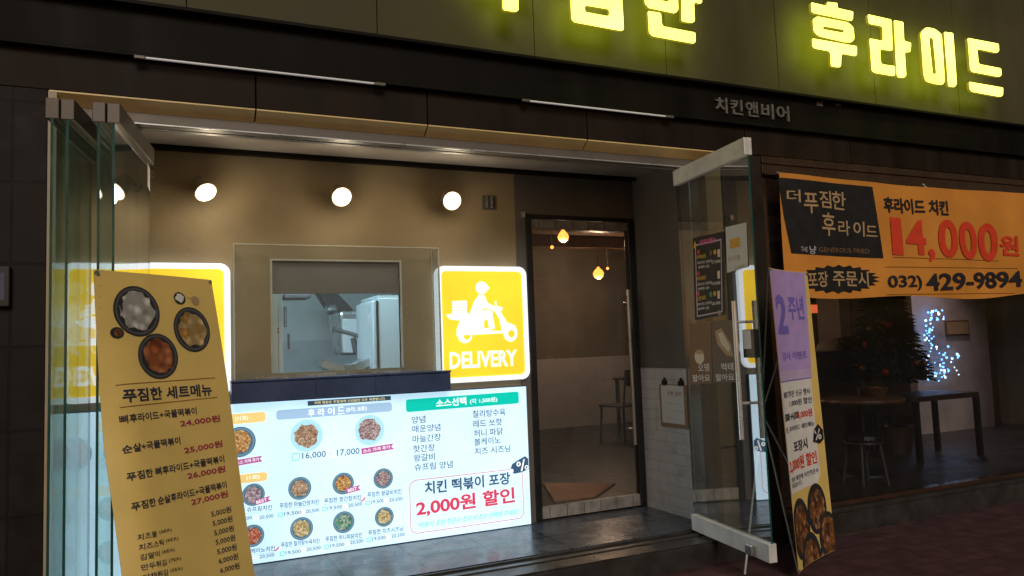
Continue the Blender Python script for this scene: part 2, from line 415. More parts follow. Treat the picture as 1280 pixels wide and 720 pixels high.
mat('board_wood', (.32, .21, .12), .5, var=.1, scale=20)
mat('pine', (.018, .035, .022), .7, var=.4, scale=30)
mat('trunk', (.06, .035, .02), .9)
mat('orn_red', (.60, .06, .04), .25, .3, var=0)
mat('orn_gold', (.5, .26, .06), .25, .6, var=0)
mat('ceramic', (.55, .5, .45), .3, var=.05)
mat('kitchen_lamp', (1, 1, 1), .4, emit=(.58, .86, 1), es=42.0, var=0)
mat('pane_edge', (.012, .085, .075), .15, var=.1, spec=.6)
mat('acrylic_edge', (.55, .57, .50), .25, var=.1)
glass_mat('glass_pane', (.87, .97, .95), 2.1, .10)
glass_mat('glass_door', (.88, .93, .92), 7.0, .05)
glass_mat('glass_clear', (.94, .95, .95), 1.3, .018)
glass_mat('glass_acrylic', (.91, .93, .93), 1.4, .02)
glass_mat('glass_window', (.74, .74, .74), 1.0, .006)

# ------------------------------------------------------------------ main dimensions
FZ = .168                # shop floor
YW = 4.92                # back wall of the entrance recess
YT = 4.09                # folding-door track
YF = 3.97                # facade
ST = .03                 # pavement level
XL, XR = -.485, 3.31     # recess sides

# ------------------------------------------------------------------ ground
m = MB(); m.box(-60, 60, -60, YF+.1, ST-.3, ST); struct(m.build('pavement', 'paving_red_glow'))
m = MB(); m.box(-60, 60, YF+.1, 80, ST-.6, ST-.004); struct(m.build('ground', 'threshold'))

# ------------------------------------------------------------------ the building
B = thing('shop_building', (1.5, YF, ST), 'dark fronted chicken shop building with open entrance recess and brown fascia', 'building')
m = MB()
m.box(XL, XR, 3.85, YW, ST-.01, FZ-.012)
m.build('floor_slab', 'threshold', B, bevel=.006)
m = MB(); m.box(XL, XR, 4.16, YW, FZ-.012, FZ); m.build('tiled_floor', 'floor_tile', B)
m = MB(); m.box(XL, XR, 3.855, 3.99, FZ-.012, FZ-.002); m.box(XL, XR, 4.0, 4.045, FZ-.012, FZ+.004); m.box(XL, XR, 4.065, 4.155, FZ-.012, FZ-.004, 1)
m.box(XL, XR, 4.10, 4.112, FZ-.012, FZ+.006); m.build('door_threshold', ['threshold', 'groove'], B, bevel=.003)
# left pillar and right column
m = MB(); m.box(-9, XL-.003, YF, YW, ST-.01, 2.655); m.build('pillar', 'pillar_stone', B)
m = MB(); m.box(XL, XL+.035, YF+.004, YT+.05, FZ, 2.655); m.build('door_jamb', 'cream_trim', B)
m = MB(); m.box(XL, XL+.02, YT+.06, YW, FZ, 2.67); m.build('side_wall', 'tan_trim', B)
m = MB(); m.box(3.415, 3.755, YF+.004, 4.30, ST-.01, 2.655); m.build('column', 'column_dark', B, bevel=.008)
m = MB(); m.box(3.285, 3.413, YF+.03, 4.08, .02, 2.655)
zj = at(900, 560, 'y', 4.0).z
m.box(3.283, 3.4135, YF+.028, 4.0, zj-.008, zj+.008, 1); m.build('trim_board', ['tan_trim', 'groove'], B)
m = MB(); m.box(3.185, 3.225, 4.05, 4.15, FZ, 2.55); m.box(3.235, 3.283, 4.07, 4.16, FZ, 2.55); m.box(3.225, 3.235, 4.09, 4.13, FZ, 2.55, 1); m.build('door_jamb', ['aluminium', 'groove'], B, bevel=.004)
# side wall with tiles
m = MB(); m.box(XR, 3.415, 4.305, YW, FZ, 1.205); m.build('side_wall', 'side_tile', B)
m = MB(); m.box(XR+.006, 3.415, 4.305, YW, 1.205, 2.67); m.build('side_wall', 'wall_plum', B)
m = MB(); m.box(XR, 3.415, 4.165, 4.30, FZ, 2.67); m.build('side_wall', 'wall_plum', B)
# back wall with service opening, right part around the inner door
wx0, wx1 = .612, 1.432; wz0, wz1 = 1.292, 1.993
DX0, DX1, DZ1 = 2.375, 3.305, 2.345
m = MB()
m.box(XL, wx0, YW, YW+.035, FZ, 2.67); m.box(wx1, 2.30, YW, YW+.035, FZ, 2.67)
m.box(wx0, wx1, YW, YW+.035, FZ, wz0); m.box(wx0, wx1, YW, YW+.035, wz1, 2.67); m.build('back_wall', 'wall_brown', B)
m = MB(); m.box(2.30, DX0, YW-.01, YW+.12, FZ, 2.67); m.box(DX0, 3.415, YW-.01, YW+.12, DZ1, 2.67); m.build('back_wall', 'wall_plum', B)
m = MB(); m.box(XL, 3.31, YT+.06, YW, 2.67, 2.74); m.box(XL, 3.31, 4.85, YW-.011, 2.645, 2.67, 1); m.build('ceiling', ['ceiling_grey', 'band_dark'], B)
# thin frame round the service opening
m = MB()
for a in ((wx0-.012, wx0, wz0, wz1+.012), (wx1, wx1+.012, wz0, wz1+.012), (wx0, wx1, wz1, wz1+.012)): m.box(a[0], a[1], YW-.012, YW+.034, a[2], a[3])
zs = at(420, 365, 'y', 4.96).z
m2 = MB(); m2.box(wx0+.001, wx1-.001, 4.936, 4.95, zs, wz1-.001); m2.box(wx0+.001, wx1-.001, 4.930, 4.953, zs-.012, zs)
wnd = m.build('service_window', 'acrylic_edge', B); m2.build('shutter', 'shutter_grey', wnd)
# door header track
m = MB(); m.box(XL+.036, 3.283, 4.045, 4.15, 2.548, 2.612); m.box(XL+.036, 3.283, 4.038, 4.045, 2.549, 2.556, 1); m.box(XL+.036, 3.283, 4.10, 4.104, 2.544, 2.548, 1)
m.build('door_track', ['rail_brown', 'bright_lip', 'band_dark'], B, bevel=.002)
# soffit and fascias, in metal sheets with joints
def joints(px_list, ax, v): return [at(x, y, ax, v).x for x, y in px_list]
J = [-3.0] + joints([(320, 140), (535, 160), (735, 180)], 'y', YF) + [3.62, 4.62, 5.6, 6.6, 9]
m = MB(); m2 = MB()
for a, b in zip(J, J[1:]):
    m.box(a+.003, b-.003, YF, YF+.06, 2.658, 2.846)
    if b < 3.7: a0, b0 = max(a, XL)+.004, b-.004; m2.hexa([(a0, YF+.002, 2.650), (b0, YF+.002, 2.650), (b0, 4.043, 2.606), (a0, 4.043, 2.606), (a0, YF+.002, 2.657), (b0, YF+.002, 2.657), (b0, 4.043, 2.613), (a0, 4.043, 2.613)])
m.build('fascia', 'fascia_dark', B, bevel=.003); m2.build('soffit', 'soffit_gold', B)
m = MB(); m.box(-9, 9, YF+.061, 4.9, 2.75, 3.2); m.box(-9, 9, 4.045, 4.16, 2.615, 2.749)
m.box(-9, 9, YF-.045, YF+.06, 2.846, 2.862); m.box(-9, 9, YF-.03, YF+.06, 2.864, 3.085); m.box(-9, 9, YF-.085, YF+.06, 3.085, 3.105)
m.build('upper_band', 'band_dark', B, bevel=.003)
m = MB()
Js = [-9, -3.5, -1.6, .1, 1.05, 2.0, 2.95, 3.9, 4.85, 5.8, 6.75, 9]
for a, b in zip(Js, Js[1:]): m.box(a+.002, b-.002, YF-.06, YF+.06, 3.107, 5.6)
m.build('sign_board', 'sign_panel', B, bevel=.003)
m = MB(); m.box(-9, 9, YF+.062, 11, 3.21, 3.3); m.box(-9, 9, 4.3, 4.4, 3.3, 5.6); m.build('roof', 'band_dark', B)
# right shop window: sill wall, frame, pane
m = MB(); m.box(3.757, 9, YF-.02, 4.2, ST-.01, .175); m.box(3.757, 9, YF-.03, 4.2, .176, .205); m.build('sill_wall', 'threshold', B, bevel=.005)
WIN = thing('window', (3.76, 4.0, .2), None, None); del_ = [WIN.__setitem__('label', 'wide dark shop window behind the orange banner')]
adopt(WIN, B)
m = MB()
m.box(3.757, 9, YF, 4.06, 2.535, 2.655); m.box(3.757, 9, YF-.02, 4.05, 2.52, 2.535); m.box(3.757, 9, YF-.012, 4.05, 2.60, 2.612)
m.box(3.757, 3.80, YF+.02, 4.06, .206, 2.519); m.box(6.9, 6.95, YF+.02, 4.06, .206, 2.519); m.box(3.80, 9, YF+.02, 4.06, .206, .236)
m.build('frame', mat('bronze', (.20, .11, .07), .22, .8, var=.15), WIN, bevel=.003)
m = MB(); m.box(3.80, 6.9, 4.02, 4.03, .236, 2.52); m.box(6.95, 9, 4.02, 4.03, .236, 2.52); m.build('pane', 'glass_window', WIN)
# inner glass door
ID = MB()
gx0, gx1 = DX0+.05, DX1-.055
ID.box(DX0, gx0, YW-.02, YW+.04, FZ, DZ1); ID.box(gx1, DX1, YW-.02, YW+.04, FZ, DZ1); ID.box(DX0, DX1, YW-.018, YW+.04, DZ1-.02, DZ1+.012)
door = ID.build('inner_door', 'black_frame', B, bevel=.004)
m = MB(); m.box(gx0, gx1, YW+.005, YW+.015, FZ+.01, DZ1-.02); m.build('pane', 'glass_clear', door)
for top_ in (1, 0):
  m = MB()
  if top_: m.box(gx0, gx1, YW-.008, YW+.028, DZ1-.085, DZ1-.022)
  else: m.box(gx0, gx1, YW-.008, YW+.028, FZ+.012, FZ+.095)
  for k in range(6):
    xx = gx0+.06+k*.14; za, zb_ = (DZ1-.083, DZ1-.024) if top_ else (FZ+.014, FZ+.093)
    m.box(xx, xx+.004, YW-.0086, YW-.008, za, zb_, 1)
  m.build('top_rail' if top_ else 'bottom_rail', ['marble_film', 'band_dark'], door)
hx = at(788, 450, 'y', YW-.05).x
m = MB(); m.tube((hx, YW-.06, .64), (hx, YW-.06, 1.80), .014, n=12); m.tube((hx, YW-.06, .75), (hx, YW+.004, .75), .009); m.tube((hx, YW-.06, 1.70), (hx, YW+.004, 1.70), .009)
m.build('handle', 'aluminium', door, smooth=False)
zh = at(662, 340, 'y', YW).z
# hinge boxes on the frame
m = MB(); m.box(DX0-.03, DX0-.004, YW-.03, YW-.011, 2.33, 2.37); m.build('hinge', 'steel', door); m = MB(); m.box(DX0-.02, DX0-.004, YW-.025, YW-.011, 1.30, 1.36); m.build('hinge', 'steel', door)

# folding glass panels at the left (parked) and the one swung out at the right
def panel(a, b, name_label, rw=.052, mats=('glass_pane', 'pane_edge'), rail='rail_grey', zt=2.53, zb=.19, zr=.09):
    a = Vector(a); b = Vector(b)
    rt = MB(); rt.bar(a, b, rw, zt-zr, zt); rb_ = MB(); rb_.bar(a, b, rw, zb, zb+zr)
    d = (b-a).normalized()*.003
    gp = MB(); gp.bar(a+d, b-d, .011, zb+zr, zt-zr, 0, [1, 1, 0, 1, 0, 1])
    p = gp.build('glass_panel', list(mats), B); p['label'] = name_label
    rt.build('top_rail', rail, p, bevel=.003); rb_.build('bottom_rail', rail, p, bevel=.003); return p
for i, (x, lab) in enumerate(((-.434, 'outermost parked glass panel against the pillar'), (-.377, 'second parked glass panel from the pillar'), (-.259, 'third parked glass panel from the pillar'), (-.202, 'parked glass panel nearest the yellow banner'))):
    panel((x, 3.675), (x+.128, 4.435), lab, rail='rail_dark')
DF, DN = Vector((3.112, 4.085)), Vector((2.992, 3.262))
rdoor = panel(DF, DN, 'glass panel swung out with pale grey rails and posters', .05, ('glass_door', 'pane_edge'), 'rail_grey', 2.53, .185, .10)
DU = Vector((DN.x-DF.x, DN.y-DF.y, 0)).normalized()
SD = Surf((DF.x-.0095, DF.y, 0), DU, (0, 0, 1))
for sgn in (1, -1):
    u0, v0 = SD.uv(929, 376); u1, v1 = SD.uv(936, 548)
    o_ = .062 if sgn > 0 else -.085; bs = 0 if sgn > 0 else -.02
    m = MB(); m.tube(SD.p(u0, v0, o_), SD.p(u0, v1, o_), .013, n=12)
    for vv in (v0-.12, v1+.2): m.tube(SD.p(u0, vv, bs), SD.p(u0, vv, o_), .008)
    m.build('handle', 'bright_lip' if sgn > 0 else 'black_frame', rdoor)
u0, v0 = SD.uv(934, 412); u1, v1 = SD.uv(951, 447)
m = MB(); m.hexa([SD.p(u, v, o) for v in (v1, v0) for u, o in ((u0, .035), (u1, .035), (u1, 0.002), (u0, 0.002))]); lk = m.build('lock', 'black_frame', rdoor, bevel=.004)
m = MB(); m.hexa([SD.p(u, v, o) for v in (v1+.05, v0-.005) for u, o in ((u0+.01, .037), (u1-.03, .037), (u1-.03, .0352), (u0+.01, .0352))]); m.build('lock_label', 'paper', lk)
u0, v0 = SD.uv(942, 672); m = MB(); m.hexa([SD.p(u, v, o) for v in (.192, .25) for u, o in ((u0-.03, .042), (u0+.03, .042), (u0+.03, .022), (u0-.03, .022))]); m.build('bolt', 'steel', rdoor, bevel=.004)

# rooms behind: kitchen and dining room shells
def shell(x0, x1, y0, y1, z0, z1, wall, floor, ceil_, front=()):
    t = .06
    m = MB(); m.box(x0, x1, y1, y1+t, z0, z1); m.box(x0-t, x0, y0, y1, z0, z1); m.box(x1, x1+t, y0, y1, z0, z1); m.build('room_wall', wall, B)
    m = MB(); m.box(x0, x1, y0, y1, z0-.02, z0); m.build('room_floor', floor, B)
    m = MB(); m.box(x0, x1, y0, y1, z1, z1+t); m.build('room_ceiling', ceil_, B)
shell(-.8, 2.24, YW+.037, 8.0, FZ, 2.70, 'kitchen_white', 'room_floor', 'kitchen_white')
shell(2.36, 10.0, YW+.125, 10.2, FZ, 2.85, 'room_wall', 'room_floor', 'room_ceiling')
m = MB(); m.box(3.42, 9, 4.21, YW+.12, FZ-.02, FZ); m.build('room_floor', 'room_floor', B)
m = MB(); m.box(3.42, 9, 4.17, YW+.12, 2.86, 2.92); m.build('room_ceiling', 'room_ceiling', B)
m = MB(); m.box(9, 9.1, 4.0, YW+.12, ST, 2.9); m.box(9.0, 10.06, YW+.06, YW+.12, ST, 2.9); m.build('room_wall', 'room_wall', B)
m = MB(); m.box(2.365, 9.99, 10.17, 10.195, FZ, 1.20); m.build('wainscot', 'room_wainscot', B)
for k in range(3):
    yy = 6.2+k*1.3; m = MB(); m.box(2.37, 9.98, yy, yy+.12, 2.70, 2.849); m.build('ceiling_beam', 'wood_mid', B)

# ------------------------------------------------------------------ lit letters of the big sign
def lz(x, y): return (1000+x/4.741, y/4.741)
def rz(x, y): return (610+x/4.571, y/4.571)
SF = Surf((0, YF-.23, 0), (1, 0, 0), (0, 0, 1))
def letter(rings, fn, parent):
    cu = bpy.data.curves.new('c', 'CURVE'); cu.dimensions = '2D'; cu.fill_mode = 'BOTH'; cu.extrude = .011; cu.offset = -.0055
    for ring in rings:
        for pts, soft in (ring if isinstance(ring, list) else [ring]):
            uv = [Vector(SF.uv(*fn(*p))) for p in pts]; sp = cu.splines.new('POLY'); out = []
            n = len(uv)
            for i in range(n):      # clip the corners a little so that they look routed
                a, b, c = uv[i-1], uv[i], uv[(i+1) % n]
                r = min(.016*soft, (a-b).length*.3, (c-b).length*.3)
                p0 = b+(a-b).normalized()*r; p1 = b+(c-b).normalized()*r
                out += [p0, (p0+p1)/4+b/2, p1]
            sp.points.add(len(out)-1)
            for q, p in zip(sp.points, out): q.co = (p.x, p.y, 0, 1)
            sp.use_cyclic_u = True
    o = bpy.data.objects.new('c', cu); COL.objects.link(o); bpy.context.view_layer.update()
    me = bpy.data.meshes.new_from_object(o.evaluated_get(bpy.context.evaluated_depsgraph_get()))
    bpy.data.objects.remove(o)
    me.name = 'letter'
    for v in me.vertices: v.co = SF.p(v.co.x, v.co.y, v.co.z-.011)
    me.materials.clear()
    for k in ('letter_lit', 'letter_side', 'letter_back'): me.materials.append(MATS[k])
    me.update()
    for p in me.polygons: p.material_index = 1 if abs(p.normal.y) < .7 else (0 if p.center.y < SF.o.y+.02 else 2)
    l = bpy.data.objects.new('letter', me); COL.objects.link(l); return adopt(l, parent)
SIGN = thing('letter_sign', (3.5, YF-.07, 3.3), 'large glowing yellow channel letters mounted on the dark sign board', 'sign')
P = lambda *p: ([tuple(p[i:i+2]) for i in range(0, len(p), 2)], 1)
Q = lambda *p: ([tuple(p[i:i+2]) for i in range(0, len(p), 2)], 2.6)
# 푸 짐 한 (their upper halves are above the picture)
letter([P(75, -95, 176, -76, 180, 60, 162, 74, 80, 62), P(-62, -178, 300, -112, 300, -56, 178, -78, 74, -97, -62, -122),
        P(-40, -355, 280, -297, 280, -245, -40, -303), P(-40, -252, 280, -194, 280, -130, -40, -188), P(30, -300, 84, -290, 84, -232, 30, -242), P(170, -275, 224, -265, 224, -207, 170, -217)], rz, SIGN)
letter([P(462, -92, 770, -37, 780, 170, 766, 182, 490, 132, 472, 110), P(558, 36, 688, 58, 688, 88, 558, 64),
        P(440, -330, 650, -292, 650, -235, 575, -248, 650, -130, 580, -118, 535, -190, 500, -140, 430, -150, 500, -262, 440, -273), P(690, -300, 760, -288, 762, -60, 692, -72)], rz, SIGN)
letter([Q(886, -95, 1088, -60, 1092, 60, 1070, 82, 915, 50, 892, 20), Q(950, -40, 1030, -26, 1030, 5, 950, -10), P(1100, -250, 1176, -236, 1178, -75, 1230, -66, 1226, 18, 1214, 26, 1181, 18, 1186, 122, 1170, 136, 1112, 128, 1102, 116),
        P(908, 56, 992, 70, 998, 145, 1190, 182, 1190, 242, 1176, 254, 940, 212, 916, 190), P(884, -165, 1084, -128, 1084, -72, 884, -108), P(950, -215, 1020, -202, 1020, -150, 950, -160)], rz, SIGN)
letter([P(158, 6, 225, 14, 225, 44, 319, 65, 316, 120, 302, 129, 76, 81, 64, 68, 62, 8, 156, 30), Q(100, 92, 285, 128, 320, 158, 327, 235, 302, 257, 265, 255, 110, 219, 78, 190, 71, 112), P(140, 160, 255, 180, 258, 190, 140, 169),
        P(68, 222, 341, 270, 340, 328, 326, 337, 248, 322, 246, 394, 232, 404, 180, 397, 176, 308, 86, 292, 70, 278)], lz, SIGN)
letter([P(398, 80, 545, 112, 553, 298, 541, 306, 478, 296, 483, 376, 566, 388, 566, 450, 552, 455, 440, 436, 422, 420, 408, 222, 488, 238, 486, 160, 415, 146, 402, 135),
        P(552, 114, 615, 126, 620, 240, 662, 250, 658, 308, 645, 314, 624, 313, 633, 450, 616, 466, 576, 461, 570, 440)], lz, SIGN)
letter([Q(745, 157, 800, 166, 842, 200, 862, 485, 845, 507, 800, 503, 742, 486, 728, 440, 711, 190), P(768, 226, 786, 231, 804, 432, 790, 436),
        P(850, 184, 910, 192, 933, 500, 916, 521, 876, 516)], lz, SIGN)
letter([P(990, 220, 1180, 256, 1183, 304, 1168, 318, 1053, 294, 1062, 376, 1195, 402, 1197, 448, 1182, 460, 1020, 430, 1006, 414), P(998, 480, 1207, 516, 1206, 566, 1190, 578, 1020, 548, 1002, 530)], lz, SIGN)
# small grey letters on the band under the board
LG = thing('small_letter_sign', (3.6, YF-.05, 2.93), 'small unlit grey metal lettering on the dark band under the board', 'sign')
SB = Surf((0, YF-.045, 0), (1, 0, 0), (0, 0, 1))
for k, ch in enumerate('치킨앤비어'):
    xa = 894+k*19.3; pr_ = Print(SB, .0); ya = 131+k*2.6
    pr_.text(ch, (xa, ya-1), (xa+15.5, ya+1), 19, 'letter_grey', .035)
    o = pr_.build('letter', LG); sm = o.modifiers.new('solid', 'SOLIDIFY'); sm.thickness = .013; sm.offset = -1
for x, lab in ((1024, 'small worn metal bracket on the dark band right of the grey lettering'), (1047, 'square metal bracket on the dark band right of the worn bracket')):
    q = at(x, 127, 'y', YF-.03); t = thing('wall_bracket', (q.x, YF-.03, q.z), lab, 'bracket')
    m = MB(); m.box(q.x-.03, q.x+.03, YF-.036, YF-.0301, q.z-.035, q.z+.035); m.build('plate', 'letter_grey', t, bevel=.003)
    m = MB(); m.tube((q.x, YF-.036, q.z), (q.x, YF-.06, q.z), .010); m.build('bolt', 'rail_brown', t)
# thin strip lights under the ledge
for i, (a, b, lab) in enumerate((((182, 70), (468, 101), 'thin white strip light under the ledge, leftmost of two'), ((662, 125), (832, 147), 'thin white strip light under the ledge above the inner door'))):
    pa, pb = at(*a, 'y', YF-.055), at(*b, 'y', YF-.055); z = 2.836
    t = thing('strip_light', ((pa.x+pb.x)/2, YF-.05, z), lab, 'light', 'strip lights along the fascia')
    m = MB(); m.box(pa.x, pb.x, YF-.060, YF-.046, z-.002, z+.007); m.build('tube', 'tube_lit', t, bevel=.003)
    m = MB(); m.box(pa.x-.05, pa.x-.001, YF-.066, YF-.044, z-.008, z+.009); m.box(pb.x+.001, pb.x+.06, YF-.066, YF-.044, z-.008, z+.009); m.build('end_cap', 'rail_brown', t, bevel=.003)

# ------------------------------------------------------------------ spotlights in the recess
def spot(px, py, lab, tilt):
    c = at(px, py, 'y', 4.70)
    t = thing('spotlight', (c.x, YW, c.z), lab, 'spotlight', 'spotlights on the recess wall')
    d = Vector(tilt).normalized()
    m = MB(); m.tube(c-d*.11, c-d*.004, .042, .058, 20); m.tube(c-d*.004, c+d*.006, .064, .064, 20); m.build('lamp_body', 'lamp_body', t, smooth=False)
    m = MB(); m.tube(c+d*.0065, c+d*.009, .056, .056, 24); m.build('lens', 'lamp_disc', t)
    m = MB(); q = c-d*.09; w0 = Vector((q.x, YW-.001, q.z+.01)); m.tube(q, w0, .012); m.tube(w0-Vector((0, .02, 0)), w0, .035, n=16); m.build('arm', 'lamp_body', t)
    L = bpy.data.lights.new('spot_light', 'POINT'); L.energy = 2.6; L.color = (1, .82, .58); L.shadow_soft_size = .05
    o = bpy.data.objects.new('spot_light', L); COL.objects.link(o); o.location = c+d*.07; adopt(o, t)
spot(257, 240, 'bright round spotlight nearest the parked glass panels', (.35, -.66, -.72))
spot(427, 246, 'bright round spotlight above the service window', (.1, -.85, -.52))
spot(565, 251, 'bright round spotlight above the scooter lightbox', (.0, -.92, -.38))
SW = Surf((0, YW-.001, 0), (1, 0, 0), (0, 0, 1))
t = thing('wall_bracket', at(611, 252, 'y', YW-.01), 'small dark wall bracket with two pale bars beside the spotlights', 'bracket')
a = at(604, 244, 'y', YW-.02); b = at(620, 262, 'y', YW-.02)
m = MB(); m.box(a.x, b.x, YW-.012, YW-.001, b.z, a.z); m.build('plate', 'dark_duct', t)
m = MB(); w3 = (b.x-a.x)/5
for k in (1, 3): m.box(a.x+w3*k, a.x+w3*(k+.6), YW-.03, YW-.0125, b.z+.01, a.z-.005)
m.build('bar', 'steel', t)

# ------------------------------------------------------------------ yellow lightboxes
def box_z(x, y): return (545+x/4.496, 325+y/4.496)
def lightbox(x0, x1, lab, shift):
    z0, z1, y0 = 1.172, 1.966, 4.86
    t = thing('delivery_lightbox', ((x0+x1)/2, YW, z0), lab, 'lightbox', 'yellow lightboxes beside the service window')
    S = Surf((0, y0, 0), (1, 0, 0), (0, 0, 1))
    def rr(ins, r):
        o = []
        for cx, cz, a0 in ((x1-ins-r, z1-ins-r, 0), (x0+ins+r, z1-ins-r, 90), (x0+ins+r, z0+ins+r, 180), (x1-ins-r, z0+ins+r, 270)):
            for k in range(7): q = R(a0+15*k); o.append((cx+r*math.cos(q), cz+r*math.sin(q)))
        return o
    o1, o2 = rr(0, .06), rr(.034, .035); n = len(o1); m = MB()
    for i in range(n):
        j = (i+1) % n
        m.face([(o1[i][0], y0, o1[i][1]), (o2[i][0], y0, o2[i][1]), (o2[j][0], y0, o2[j][1]), (o1[j][0], y0, o1[j][1])])
        m.face([(o1[j][0], y0, o1[j][1]), (o1[j][0], YW-.001, o1[j][1]), (o1[i][0], YW-.001, o1[i][1]), (o1[i][0], y0, o1[i][1])])
        m.face([(o2[i][0], y0, o2[i][1]), (o2[i][0], y0+.006, o2[i][1]), (o2[j][0], y0+.006, o2[j][1]), (o2[j][0], y0, o2[j][1])])
    m.face([(p[0], YW-.0015, p[1]) for p in o1][::-1])
    m.build('frame', 'box_frame', t)
    m = MB(); m.face([(p[0], y0+.006, p[1]) for p in o2][::-1]); m.build('panel', 'box_yellow', t)
    S2 = Surf((shift, y0+.006, 0), (1, 0, 0), (0, 0, 1))
    def uvp(x, y): u, v = S.uv(*box_z(x, y)); return (u, v)
    E = Print(S2)
    def po(*p): E.poly_uv([uvp(p[i], p[i+1]) for i in range(0, len(p), 2)], 'box_white')
    def ds(x, y, r, mm='box_white'):
        u, v = uvp(x, y); u2, _ = uvp(x+r, y); E.poly_uv([(u+(u2-u)*math.cos(2*math.pi*k/24), v+(u2-u)*math.sin(2*math.pi*k/24)) for k in range(24)], mm)
    ds(258, 156, 33); po(262, 126, 290, 140, 303, 160, 290, 166, 262, 166)                         # helmet and peak
    po(245, 192, 275, 200, 290, 240, 335, 262, 372, 268, 372, 285, 330, 288, 278, 270, 245, 285, 292, 280, 318, 290, 332, 385, 302, 390, 284, 318, 196, 318, 192, 298, 215, 235)   # rider
    for k in range(4): po(92, 231+k*19, 174, 228+k*19, 176, 244+k*19, 94, 247+k*19)               # carried boxes
    po(56, 308, 90, 302, 190, 300, 196, 318, 288, 318, 300, 390, 322, 398, 372, 398, 358, 330, 318, 270, 350, 268, 400, 350, 445, 368, 458, 398, 400, 402, 370, 412, 200, 420, 160, 420, 116, 424, 118, 388, 138, 340, 80, 334)   # scooter
    ds(164, 424, 40); ds(420, 416, 38); ds(175, 428, 19, 'box_yellow'); ds(425, 414, 19, 'box_yellow')
    po(118, 395, 200, 395, 230, 418, 120, 424)
    po(272, 340, 290, 330, 300, 375, 280, 380) if False else None
    u = [uvp(*q) for q in ((270, 345), (290, 330), (300, 385), (272, 382))]; E.poly_uv(u, 'box_yellow')
    u = [uvp(*q) for q in ((318, 285), (340, 300), (356, 340), (334, 375), (320, 320))]; E.poly_uv(u, 'box_yellow')
    po(330, 240, 338, 225, 343, 260, 336, 262); po(345, 258, 376, 268, 374, 280, 345, 276)
    E.build('scooter_emblem', t)
    Tx = Print(S2); a = Vector(S.uv(*box_z(78, 562))); b = Vector(S.uv(*box_z(457, 553))); hh = .112
    vs, fs, _ = text_geo('DELIVERY', .045); zc = (a.y+b.y)/2
    Tx.add([(a.x+x*(b.x-a.x), zc+(y-.5)*hh) for x, y in vs], fs, 'box_white'); Tx.build('lettering', t)
    return t
lightbox(1.672, 2.347, 'glowing yellow lightbox with white scooter emblem right of the service window', 0)
lightbox(-.313, .362, 'glowing yellow scooter lightbox half hidden behind the yellow stand banner', -1.985)

# ------------------------------------------------------------------ long menu lightbox
YM = 4.86
t = MENU = thing('menu_lightbox', (1.0, YM, FZ), 'wide glowing white menu lightbox with chicken bowls below the service window', 'menu lightbox')
mx0, mx1, mz0, mz1 = -.33, 2.311, .173, 1.1205
m = MB(); m.box(mx0, mx1, YM+.004, YW-.006, FZ+.001, mz1+.006); m.build('case', 'navy_counter', t)
m = MB(); m.face([(mx0, YM, mz0), (mx1, YM, mz0), (mx1, YM, mz1), (mx0, YM, mz1)]); m.build('panel', 'menu_white', t)
SM = Surf((0, YM, 0), (1, 0, 0), (0, 0, 1))
def D(x, y): return (280+x/3, 480+y/3)
rng = random.Random(3)
def T(pr, s, x1, y1, x2, y2, h, m_, bold=.012, shear=0): pr.text(s, D(x1, y1), D(x2, y2), h/3, m_, bold, shear)
def bowl(x, y, r, food, rim='lit_rim_dark', rim2='lit_rim_mid', S=SM, parent=MENU, conv=D, k=3, fr=.72, base=.0015):
    b = Print(S, base); b.disc(conv(x, y), r/k, rim, 32); b.disc(conv(x, y), r*.93/k, rim2, 32); b.disc(conv(x, y), r*.82/k, rim, 32)
    b.disc(conv(x, y), r*fr/k, food, 22, jit=.13, rng=rng); return b.build('bowl_picture', parent)
hb = Print(SM)
hb.pill(D(-150, 147), D(157, 122), 38/3, 'lit_gold'); hb.pill(D(195, 117), D(630, 85), 36/3, 'lit_blue'); hb.pill(D(-150, 381), D(162, 345), 34/3, 'lit_gold'); hb.pill(D(682, 82), D(1105, 50), 46/3, 'lit_green', .2)
hb.poly([D(313, 64), D(625, 44), D(626, 60), D(314, 82)], 'lit_dark')
hb.build('heading_band', t)
ht = Print(SM, .0022)
T(ht, '(11호)', 42, 131, 90, 127, 20, 'lit_white'); T(ht, '(1호)', 84, 353, 134, 347, 18, 'lit_white')
for k, ch in enumerate('후라이드'): T(ht, ch, 315+k*37, 109-k*3, 340+k*37, 107-k*3, 28, 'lit_white', .03)
T(ht, '(8각, 8호)', 458, 98, 535, 92, 20, 'lit_white'); T(ht, '소스선택', 795, 73, 908, 63, 30, 'lit_white', .04); T(ht, '(각 1,500원)', 922, 67, 1024, 58, 21, 'lit_white', .02)
T(ht, '저희 매장은 무항생제 신선닭만 모두 제공합니다.', 338, 71, 605, 54, 11, 'lit_yellowish', .03)
ht.build('heading_lettering', t)
for x, y, r, f in ((310, 193, 61, 'tan'), (546, 172, 57, 'mix')): bowl(x, y, r, 'food_lit_'+f, 'lit_rim_blue', 'lit_rim_blue')
bowl(60, 217, 57, 'food_lit_orange'); bowl(-130, 235, 60, 'food_lit_red')
for x, y, r, f in ((110, 415, 42, 'white'), (284, 391, 43, 'tan'), (447, 373, 41, 'orange'), (597, 354, 38, 'mix'), (108, 569, 42, 'red'), (291, 542, 43, 'pale'), (449, 518, 41, 'green'), (601, 498, 37, 'pale'), (-90, 440, 44, 'orange'), (-90, 600, 44, 'tan')): bowl(x, y, r, 'food_lit_'+f)
pt = Print(SM, .002)
def price(x1, y1, x2, y2, s, h=15, bx='lit_green'):
    d = (y2-y1)/(x2-x1); w_ = h*1.05
    pt.pill(D(x1-w_*1.35, y1-d*w_*1.3), D(x1-w_*.3, y1-d*w_*.2), h/3, bx, .15, .0035)
    T(pt, s, x1, y1, x2, y2, h, 'lit_navy', .012)
